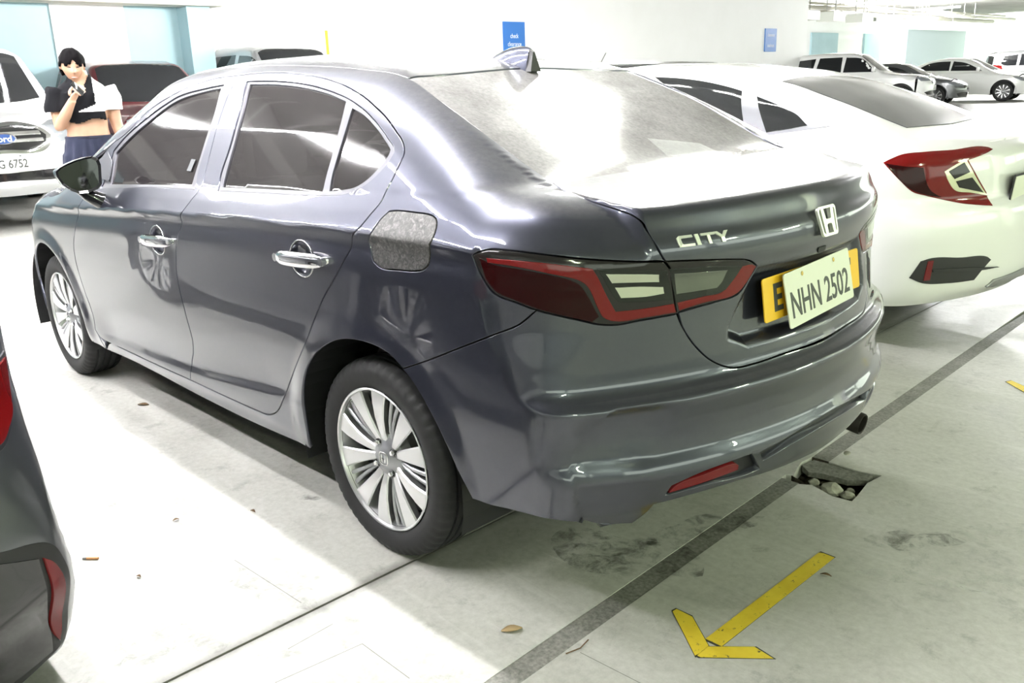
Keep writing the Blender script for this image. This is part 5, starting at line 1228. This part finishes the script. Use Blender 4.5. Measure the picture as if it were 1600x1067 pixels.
def front_badge(t, x, z, build):
    e = bpy.data.objects.new('badge_mount', None); return e
FM = Matrix(((0, 0, 1, 3.70), (1, 0, 0, 0), (0, 1, 0, 0), (0, 0, 0, 1)))      # text x -> car y, text y -> z, facing +x
b = MB(); ns = 40
b.prism([(.125*math.cos(a), .89+.052*math.sin(a)) for a in np.linspace(0, 2*math.pi, ns, endpoint=False)], 3.690, 3.728, 'x')
em = b.obj('oval_badge', CHROME, FD)
b = MB(); b.prism([(.113*math.cos(a), .89+.043*math.sin(a)) for a in np.linspace(0, 2*math.pi, ns, endpoint=False)], 3.7275, 3.731, 'x'); b.obj('badge_field', mat('badge_blue', (.03, .07, .22), .25, coat=1), em)
text_on('Ford', .1, PLW, em, 'badge_lettering', Matrix(((0, 0, 1, 3.7315), (1, 0, 0, 0), (0, 1, 0, .89), (0, 0, 0, 1))), .0008, fit=(.165, .056), bold=.002)
b = MB(); b.box((3.715, 0, .665), (.012, .42, .155), bev=.004); pf = b.obj('number_plate', mat('plate_bright', (.80, .80, .77), .4), FD)
text_on('NEG 6752', .1, PLT, pf, 'plate_lettering', Matrix(((0, 0, 1, 3.7215), (1, 0, 0, 0), (0, 1, 0, .66), (0, 0, 0, 1))), .0008, fit=(.375, .082), bold=.002)
for yy in (-.13, .13):
    b = MB(); b.box((3.722, yy, .728), (.006, .02, .012)); b.obj('plate_bolt', PLT, pf)
# --- maroon one behind the person, silver one behind the roof, dark one past the white saloon
MS = empty('suv', 'maroon off-roader facing the camera, between the standing person and the grey roof', 'car'); gcar(MS, suv_body(), suv_spec(paint=MPAINT, grid=.06, step=.05)); place_front(MS, 3.68, 9.7, -3.4, math.radians(176))
ds = empty('suv', 'silver estate car with dark roof glass behind the grey roof, by the blue pilaster', 'car'); gcar(ds, suv_body(), suv_spec(paint=SPAINT, grid=.07, step=.06)); place_front(ds, 3.68, 9.9, -6.3, math.radians(180)); ds.scale = (1, 1, 1.13)
DK = empty('sedan', 'dark car whose roof alone shows beyond the white saloon', 'car', (3.9, -5.45, 0), .02); gcar(DK, suv_body(.9), suv_spec(paint=KPAINT, grid=.07, step=.06, hw=.9)); DK.scale = (.95, .95, .82)
b = MB(); b.tube([(.55, 0, 1.80), (.47, 0, 1.93)], .004, 6); b.obj('aerial', BLACK, DK)
# --- far row on the right
FW = empty('suv', 'white van-like car in the far row, nearest to the white wall', 'car', (0, 0, 0)); gcar(FW, suv_body(), suv_spec(grid=.09, step=.07)); place_front(FW, 3.68, 9.6, -28.2, math.radians(192))
FG = empty('sedan', 'grey car in the far row, between the two white ones', 'car'); gcar(FG, sedan_body(), sedan_spec(paint=mat('grey_far_paint', (.12, .125, .13), .35, .5, coat=1.), grid=.09, step=.07)); place_front(FG, 3.55, 9.4, -30.6, math.radians(190))
FS = empty('sedan', 'white saloon in the far row, nose towards the open driveway', 'car'); gcar(FS, sedan_body(), sedan_spec(grid=.08, step=.06, wd=False)); place_front(FS, 3.55, 8.6, -34.3, math.radians(188)); FS.scale = (1.06, 1.06, 1.08)
FV = empty('suv', 'silver off-roader with a black roof beyond the far white saloon', 'car'); gcar(FV, suv_body(), suv_spec(paint=SPAINT, grid=.09, step=.07, mid=suv_spec()['mid']+[('roof_skin', [(-.8, 0), (-.75, .55), (1.4, .55), (1.45, 0)], KPAINT, 't', .006)])); FV.location = (11.6, -41.6, 0); FV.rotation_euler = (0, 0, math.radians(212))
# ---------------------------------------------------------------- the standing person
PX, PY = 4.72, -.17
PER = empty('person', 'person in lifted black and white polo shirt and navy shorts, looking at a raised handset', 'person', (PX, PY, 0), math.radians(161.7))
def flesh(nt, b):
    nt.links.new(ramp(nt, noise(nt, coords(nt), 9, 3), [(.3, (.43, .25, .165)), (.7, (.50, .30, .20))]), b.inputs['Base Color'])
SKIN = mat('skin', (.64, .40, .28), .5, build=flesh)
SHIRTB = mat('black_cotton', (.004, .004, .0055), .95, spec=.2); SHIRTW = mat('white_cotton', (.82, .82, .82), .85)
NAVY = mat('navy_cloth', (.008, .011, .030), .9); HAIR = mat('black_hair', (.003, .0025, .003), .9, spec=.08)
def skinned(chains, sub=2, root=0):
    """chains: list of (points, radii) sharing equal points; returns bmesh of the skin surface"""
    V = []; E = []; R = []; key = {}
    for pts, rad in chains:
        prev = None
        for q, r in zip(pts, rad):
            k = tuple(round(c, 4) for c in q)
            if k not in key:
                key[k] = len(V); V.append(q); R.append(r if hasattr(r, '__len__') else (r, r))
            i = key[k]
            if prev is not None and prev != i: E.append((prev, i))
            prev = i
    me = bpy.data.meshes.new('sk'); me.from_pydata(V, E, []); o = bpy.data.objects.new('sk', me); COL.objects.link(o)
    o.modifiers.new('s', 'SKIN'); m2 = o.modifiers.new('u', 'SUBSURF'); m2.levels = sub; m2.render_levels = sub
    for i, sv in enumerate(me.skin_vertices[0].data): sv.radius = R[i]; sv.use_root = (i == root)
    dg = bpy.context.evaluated_depsgraph_get(); dg.update()
    bm = bmesh.new(); bm.from_mesh(o.evaluated_get(dg).to_mesh()); bpy.data.objects.remove(o); return bm
def head_mesh(c, rot):
    bm = bmesh.new(); bmesh.ops.create_icosphere(bm, subdivisions=5, radius=1.)
    for v in bm.verts:
        x, y, z = v.co                      # x front, y left
        w, d, h = .071, .088, .109
        jaw = sstep(.15, -.95, z)
        sx = w*(1-.34*float(jaw)); p = Vector((x*d, y*sx, z*h))
        if x > 0: p.x *= 1-.10*float(jaw)
        if x < 0 and z < -.2: p.x *= 1-.35*float(sstep(-.2, -1, z))
        g = lambda a, b, s: math.exp(-((y-a)/s)**2-((z-b)/s)**2) if x > 0 else 0
        p.x += .020*math.exp(-(y/.15)**2-((z+.14)/.15)**2)*(x > 0)+.010*math.exp(-(y/.10)**2-((z-.08)/.22)**2)*(x > 0)      # nose
        for s in (-1, 1):
            p.x -= .010*g(s*.36, .10, .17); p.x += .006*g(s*.34, .30, .16); p.x += .004*g(s*.44, -.18, .2)                  # eyes, brows, cheeks
        p.x += .006*math.exp(-(y/.22)**2-((z+.45)/.07)**2)*(x > 0)+.006*math.exp(-(y/.22)**2-((z+.56)/.07)**2)*(x > 0)-.004*math.exp(-(y/.25)**2-((z+.505)/.03)**2)*(x > 0)+.010*math.exp(-(y/.3)**2-((z+.86)/.15)**2)*(x > 0)
        v.co = p
    for s in (-1, 1):                       # ears
        g = bmesh.ops.create_icosphere(bm, subdivisions=2, radius=1.)
        for v in g['verts']: v.co = Vector((v.co.x*.018-.008, s*(.072+v.co.y*.010+.006*v.co.x), v.co.z*.031+.002))
    M = Matrix.Translation(c) @ rot.to_matrix().to_4x4()
    bm.transform(M); return bm
def to_lists(bms):
    V = []; F = []
    for bm in bms:
        bm.verts.ensure_lookup_table(); bm.verts.index_update(); b0 = len(V)
        V += [tuple(v.co) for v in bm.verts]; F += [tuple(b0+v.index for v in f.verts) for f in bm.faces]
    return V, F
HC = Vector((.035, -.035, 1.532)); HR = Euler((math.radians(-2), math.radians(15), math.radians(4)))
SHR = (-.01, -.150, 1.385); SHL = (-.01, .150, 1.385)
def bmof(m):
    bm = bmesh.new(); me = bpy.data.meshes.new('x'); me.from_pydata(m.V, [], m.F); bm.from_mesh(me); bmesh.ops.recalc_face_normals(bm, faces=bm.faces[:]); bpy.data.meshes.remove(me); return bm
def loft(rings, seg=28):
    """closed body of stacked ellipses (z, half width, half depth, x shift)"""
    m = MB(); zs = np.array([r[0] for r in rings]); zz = np.linspace(zs[0], zs[-1], len(rings)*4); V = []
    cols = [np.interp(zz, zs, [r[i] for r in rings]) for i in (1, 2, 3)]
    cols = [np.convolve(np.r_[[c[0]]*2, c, [c[-1]]*2], [.1, .2, .4, .2, .1], 'valid') for c in cols]
    for z, hw, hd, xo in zip(zz, *cols):
        for k in range(seg):
            a = 2*math.pi*k/seg; e = .86
            V.append((xo+hd*math.copysign(abs(math.cos(a))**e, math.cos(a)), hw*math.copysign(abs(math.sin(a))**e, math.sin(a)), z))
    n = len(zz); F = [(i*seg+k, i*seg+(k+1) % seg, (i+1)*seg+(k+1) % seg, (i+1)*seg+k) for i in range(n-1) for k in range(seg)]
    m.add(V, F+[tuple(range(seg))[::-1], tuple((n-1)*seg+k for k in range(seg))]); return bmof(m)
def limb(pts, rad, seg=16):
    P = densify(np.array(pts, float), .02, False, 80.); s0 = np.r_[0, np.cumsum(np.linalg.norm(np.diff(P, axis=0), axis=1))]
    q = np.array(pts, float); L = [0]
    for i in range(1, len(q)): L.append(s0[np.argmin(np.linalg.norm(P-q[i], axis=1))])
    m = MB(); m.tube([tuple(v) for v in P], list(np.interp(s0, L, rad)), seg); return bmof(m)
def remesh(bms, vox, it=2):
    V, F = to_lists(bms)
    me = bpy.data.meshes.new('raw'); me.from_pydata(V, [], F); o = bpy.data.objects.new('raw', me); COL.objects.link(o)
    rm = o.modifiers.new('r', 'REMESH'); rm.mode = 'VOXEL'; rm.voxel_size = vox; sm_ = o.modifiers.new('s', 'SMOOTH'); sm_.factor = .5; sm_.iterations = it
    dg = bpy.context.evaluated_depsgraph_get(); dg.update(); me2 = bpy.data.meshes.new_from_object(o.evaluated_get(dg)); bpy.data.objects.remove(o); me2.materials.clear(); return me2
parts_ = [loft([(.80, .05, .05, 0), (.86, .14, .10, 0), (.95, .162, .108, 0), (1.03, .148, .096, 0), (1.10, .134, .088, .004), (1.18, .138, .092, .006), (1.28, .155, .104, .004), (1.35, .158, .098, 0), (1.395, .140, .082, -.008), (1.425, .085, .064, -.008), (1.45, .056, .056, 0), (1.50, .050, .055, .02)]), head_mesh(HC, HR)]
ARMR = [SHR, (.005, -.172, 1.27), (.02, -.172, 1.135), (.12, -.125, 1.215), (.205, -.078, 1.295), (.216, -.069, 1.31)]
ARML = [SHL, (-.02, .178, 1.27), (-.025, .195, 1.13), (.0, .218, 1.02), (.03, .238, .915), (.034, .2385, .90)]
for A in (ARMR, ARML): parts_.append(limb(A, [.062, .048, .040, .037, .026, .025]))
for s in (-1, 1):
    parts_.append(limb([(0, s*.085, .93), (.01, s*.10, .68), (.015, s*.105, .49), (-.005, s*.112, .30), (-.02, s*.115, .09), (-.015, s*.116, .05)], [.092, .078, .056, .053, .036, .036]))
    parts_.append(limb([(-.045, s*.115, .045), (.05, s*.12, .05), (.13, s*.127, .036), (.165, s*.13, .03)], [.028, .036, .036, .022]))
def hand(wrist, d, palm_n, curl, thumb_side, spread=.019):
    """palm plus four bent fingers and a thumb"""
    w = Vector(wrist); d = Vector(d).normalized(); n = Vector(palm_n); n = (n-d*n.dot(d)).normalized(); s = d.cross(n)*thumb_side
    out = [skinned([([tuple(w), tuple(w+d*.04), tuple(w+d*.085)], [(.026, .018), (.036, .016), (.038, .013)])], 2)]
    for k, L in enumerate((.9, 1.0, .95, .75)):
        b0 = w+d*.075+s*((1.5-k)*spread); a = 0; q = b0; pts = [tuple(q)]; dd = d.copy()
        for seg, c in ((.034, curl*.6), (.026, curl), (.022, curl*.9)):
            dd = (dd*math.cos(c)+n*math.sin(c)).normalized(); nn = (n-dd*n.dot(dd)); q = q+dd*seg*L; pts.append(tuple(q)); 
            n2 = n
        out.append(skinned([(pts, [.0095, .009, .0085, .0072])], 2))
    t0 = w+d*.03+s*.028; t1 = t0+(d*.6+s*.75+n*.25).normalized()*.034; t2 = t1+(d*.85+s*.15+n*.45).normalized()*.03; t3 = t2+(d*.9-s*.1+n*.4).normalized()*.022
    out.append(skinned([([tuple(t0), tuple(t1), tuple(t2), tuple(t3)], [.014, .0115, .010, .0082])], 2))
    return out
parts_ += hand((.205, -.078, 1.295), (.35, .40, .65), (-.6, .7, .1), .75, 1)
parts_ += hand((.03, .238, .915), (.12, .02, -1), (.2, -1, 0), .28, 1)
me2 = remesh(parts_, .0058); me2.materials.append(SKIN); me2.polygons.foreach_set('use_smooth', np.full(len(me2.polygons), True)); me2.name = 'body'
link(bpy.data.objects.new('body', me2), PER)
HM = Matrix.Translation(HC) @ HR.to_matrix().to_4x4()
def on_head(y, z, lift=0.):
    x = math.sqrt(max(0, 1-(y/.071)**2-(z/.109)**2))*.088; return HM @ Vector((x+lift, y, z))
for s in (-1, 1):
    b = MB(); b.tube([on_head(s*.012, .036, .001), on_head(s*.026, .041, .003), on_head(s*.042, .034, .003)], [.0022, .0035, .0016], 6); b.obj('eyebrow', HAIR, PER, smooth=True)
    b = MB(); b.tube([on_head(s*.016, .010, -.005), on_head(s*.027, .0125, -.003), on_head(s*.039, .010, -.004)], [.0015, .0034, .0015], 6); b.obj('eye', mat('lash', (.02, .015, .015), .5), PER, smooth=True)
b = MB(); b.tube([on_head(-.020, -.058, .003), on_head(-.008, -.056, .008), on_head(.008, -.056, .008), on_head(.020, -.058, .003)], [.002, .0055, .0055, .002], 6); b.obj('lips', mat('lips', (.50, .20, .17), .5), PER, smooth=True)
# hair: thick cap with a parted fringe
bm = bmesh.new(); bmesh.ops.create_icosphere(bm, subdivisions=4, radius=1.)
r_ = random.Random(3); dele = []
for v in bm.verts:
    x, y, z = v.co
    fr = .40+.16*abs(y)*0+.0; line = (.36-.22*min(abs(y)/.5, 1)) if x > .25 else (-.05 if x > -.1 else -.62)
    if x > .25 and abs(y) < .10: line = .46
    if z < line: dele.append(v)
    k = 1.10+.045*math.sin(9*y+3*x)*math.cos(7*x)+r_.uniform(-.015, .02)
    if z > .3: k += .02+.03*abs(y)-(.05 if abs(y) < .08 and x > 0 else 0)
    v.co = Vector((x*.088*k, y*.071*(k+.10), z*.109*k))
bmesh.ops.delete(bm, geom=dele, context='VERTS'); bm.transform(HM)
me = bpy.data.meshes.new('hair'); bm.to_mesh(me); bm.free(); me.materials.append(HAIR); me.polygons.foreach_set('use_smooth', np.full(len(me.polygons), True))
h = link(bpy.data.objects.new('hair', me), PER); so = h.modifiers.new('t', 'SOLIDIFY'); so.thickness = .012; so.offset = -1
# shirt: loose surface over chest and upper arms, opened at hem, cuffs and neck
sh = [loft([(1.06, .150, .110, .004), (1.18, .156, .114, .006), (1.28, .166, .118, .004), (1.35, .168, .108, 0), (1.40, .150, .092, -.008), (1.43, .098, .076, -.008), (1.455, .066, .066, 0), (1.52, .064, .068, .015)]),
      limb([(-.01, -.148, 1.380), (.003, -.172, 1.29), (.013, -.178, 1.17)], [.078, .070, .070]), limb([(-.01, .148, 1.380), (-.018, .176, 1.29), (-.024, .190, 1.17)], [.078, .070, .070])]
bm = bmesh.new(); bm.from_mesh(remesh(sh, .0075, 4))
for v in bm.verts:
    a = v.co; f_ = .005*math.sin(38*a.z+9*a.y)+.0035*math.sin(70*a.y-30*a.z)
    if a.z < 1.36: v.co += Vector((a.x, a.y, 0)).normalized()*f_
def cut(bm, co, no):
    g = bmesh.ops.bisect_plane(bm, geom=bm.verts[:]+bm.edges[:]+bm.faces[:], plane_co=co, plane_no=no, clear_outer=True)
cut(bm, (0, 0, 1.463), (-.35, 0, 1))
# hem and cuffs: remove what hangs below, torso and sleeves apart
dele = [f for f in bm.faces if (abs(f.calc_center_median().y) < .126+.0*1 and f.calc_center_median().z < 1.168+.05*f.calc_center_median().y+.012*math.sin(30*f.calc_center_median().y)) or (abs(f.calc_center_median().y) >= .126 and f.calc_center_median().z < 1.232)]
bmesh.ops.delete(bm, geom=dele, context='FACES')
# open the front of the collar into a V
dele = [f for f in bm.faces if f.calc_center_median().x > .03 and f.calc_center_median().z > 1.375 and abs(f.calc_center_median().y+.006) < (f.calc_center_median().z-1.365)*.62]
bmesh.ops.delete(bm, geom=dele, context='FACES')
me = bpy.data.meshes.new('polo_shirt'); bm.faces.ensure_lookup_table()
for f in bm.faces:
    c = f.calc_center_median(); white = (c.y > .072 and c.z > 1.27) or c.y > .15 or (1.228 < c.z <= 1.27 and c.y > -.03+(c.z-1.235)*2.6)
    f.material_index = 1 if white else 0; f.smooth = True
bm.to_mesh(me); bm.free(); me.materials.append(SHIRTB); me.materials.append(SHIRTW)
o = link(bpy.data.objects.new('polo_shirt', me), PER); so = o.modifiers.new('t', 'SOLIDIFY'); so.thickness = .006; so.offset = 0
for s in (-1, 1):
    b = MB(); b.add([(.028, -.006+s*.078, 1.452), (-.05, -.006+s*.07, 1.468), (.062, -.006+s*.012, 1.385), (.082, -.006+s*.055, 1.385), (.05, -.006+s*.088, 1.425)], [(0, 1, 2, 3, 4)])
    co_ = b.obj('collar', SHIRTB, o); so = co_.modifiers.new('t', 'SOLIDIFY'); so.thickness = .005
# shorts
shs = [loft([(.80, .06, .06, 0), (.87, .165, .122, 0), (.95, .172, .122, 0), (1.03, .155, .106, 0), (1.10, .145, .099, 0)])]
for s in (-1, 1): shs.append(limb([(0, s*.082, .93), (.012, s*.108, .68), (.018, s*.114, .48)], [.105, .105, .108]))
bm = bmesh.new(); bm.from_mesh(remesh(shs, .009, 4)); cut(bm, (0, 0, 1.062), (0, 0, 1)); cut(bm, (0, 0, .54), (0, 0, -1))
for v in bm.verts:
    a = math.atan2(v.co.y, v.co.x); v.co += Vector((v.co.x, v.co.y, 0)).normalized()*(.006*math.sin(14*a)*float(sstep(1.06, .98, v.co.z)))
for f in bm.faces: f.smooth = True
me = bpy.data.meshes.new('shorts'); bm.to_mesh(me); bm.free(); me.materials.append(NAVY); o = link(bpy.data.objects.new('shorts', me), PER); so = o.modifiers.new('t', 'SOLIDIFY'); so.thickness = .005; so.offset = 0
b = MB(); ring = [(.101*math.cos(a), .147*math.sin(a), 1.053) for a in np.linspace(0, 2*math.pi, 41)]; b.tube(ring, .011, 8); b.obj('waistband', mat('dark_band', (.012, .014, .03), .9), o, smooth=True)
for s in (-1, 1):
    b = MB(); b.box((.055, s*.124, .013), (.27, .105, .024), bev=.01); b.obj('slipper', BLACK, PER, auto=40)
ph = empty('phone', 'small dark handset held up in a hand before the polo shirt', 'phone', (0, 0, 0))
Mh = PER.matrix_basis @ Matrix.Translation((.280, -.028, 1.384)) @ Euler((.5, -.5, .9)).to_matrix().to_4x4()
b = MB(); b.box((0, 0, 0), (.012, .045, .095), bev=.004); o = b.obj('phone_body', GBLACK, ph, auto=40); ph.matrix_basis = Mh
b = MB(); b.box((-.0062, 0, 0), (.001, .040, .085)); b.obj('phone_screen', mat('screen_glass', (.03, .03, .035), .08, coat=1), ph)
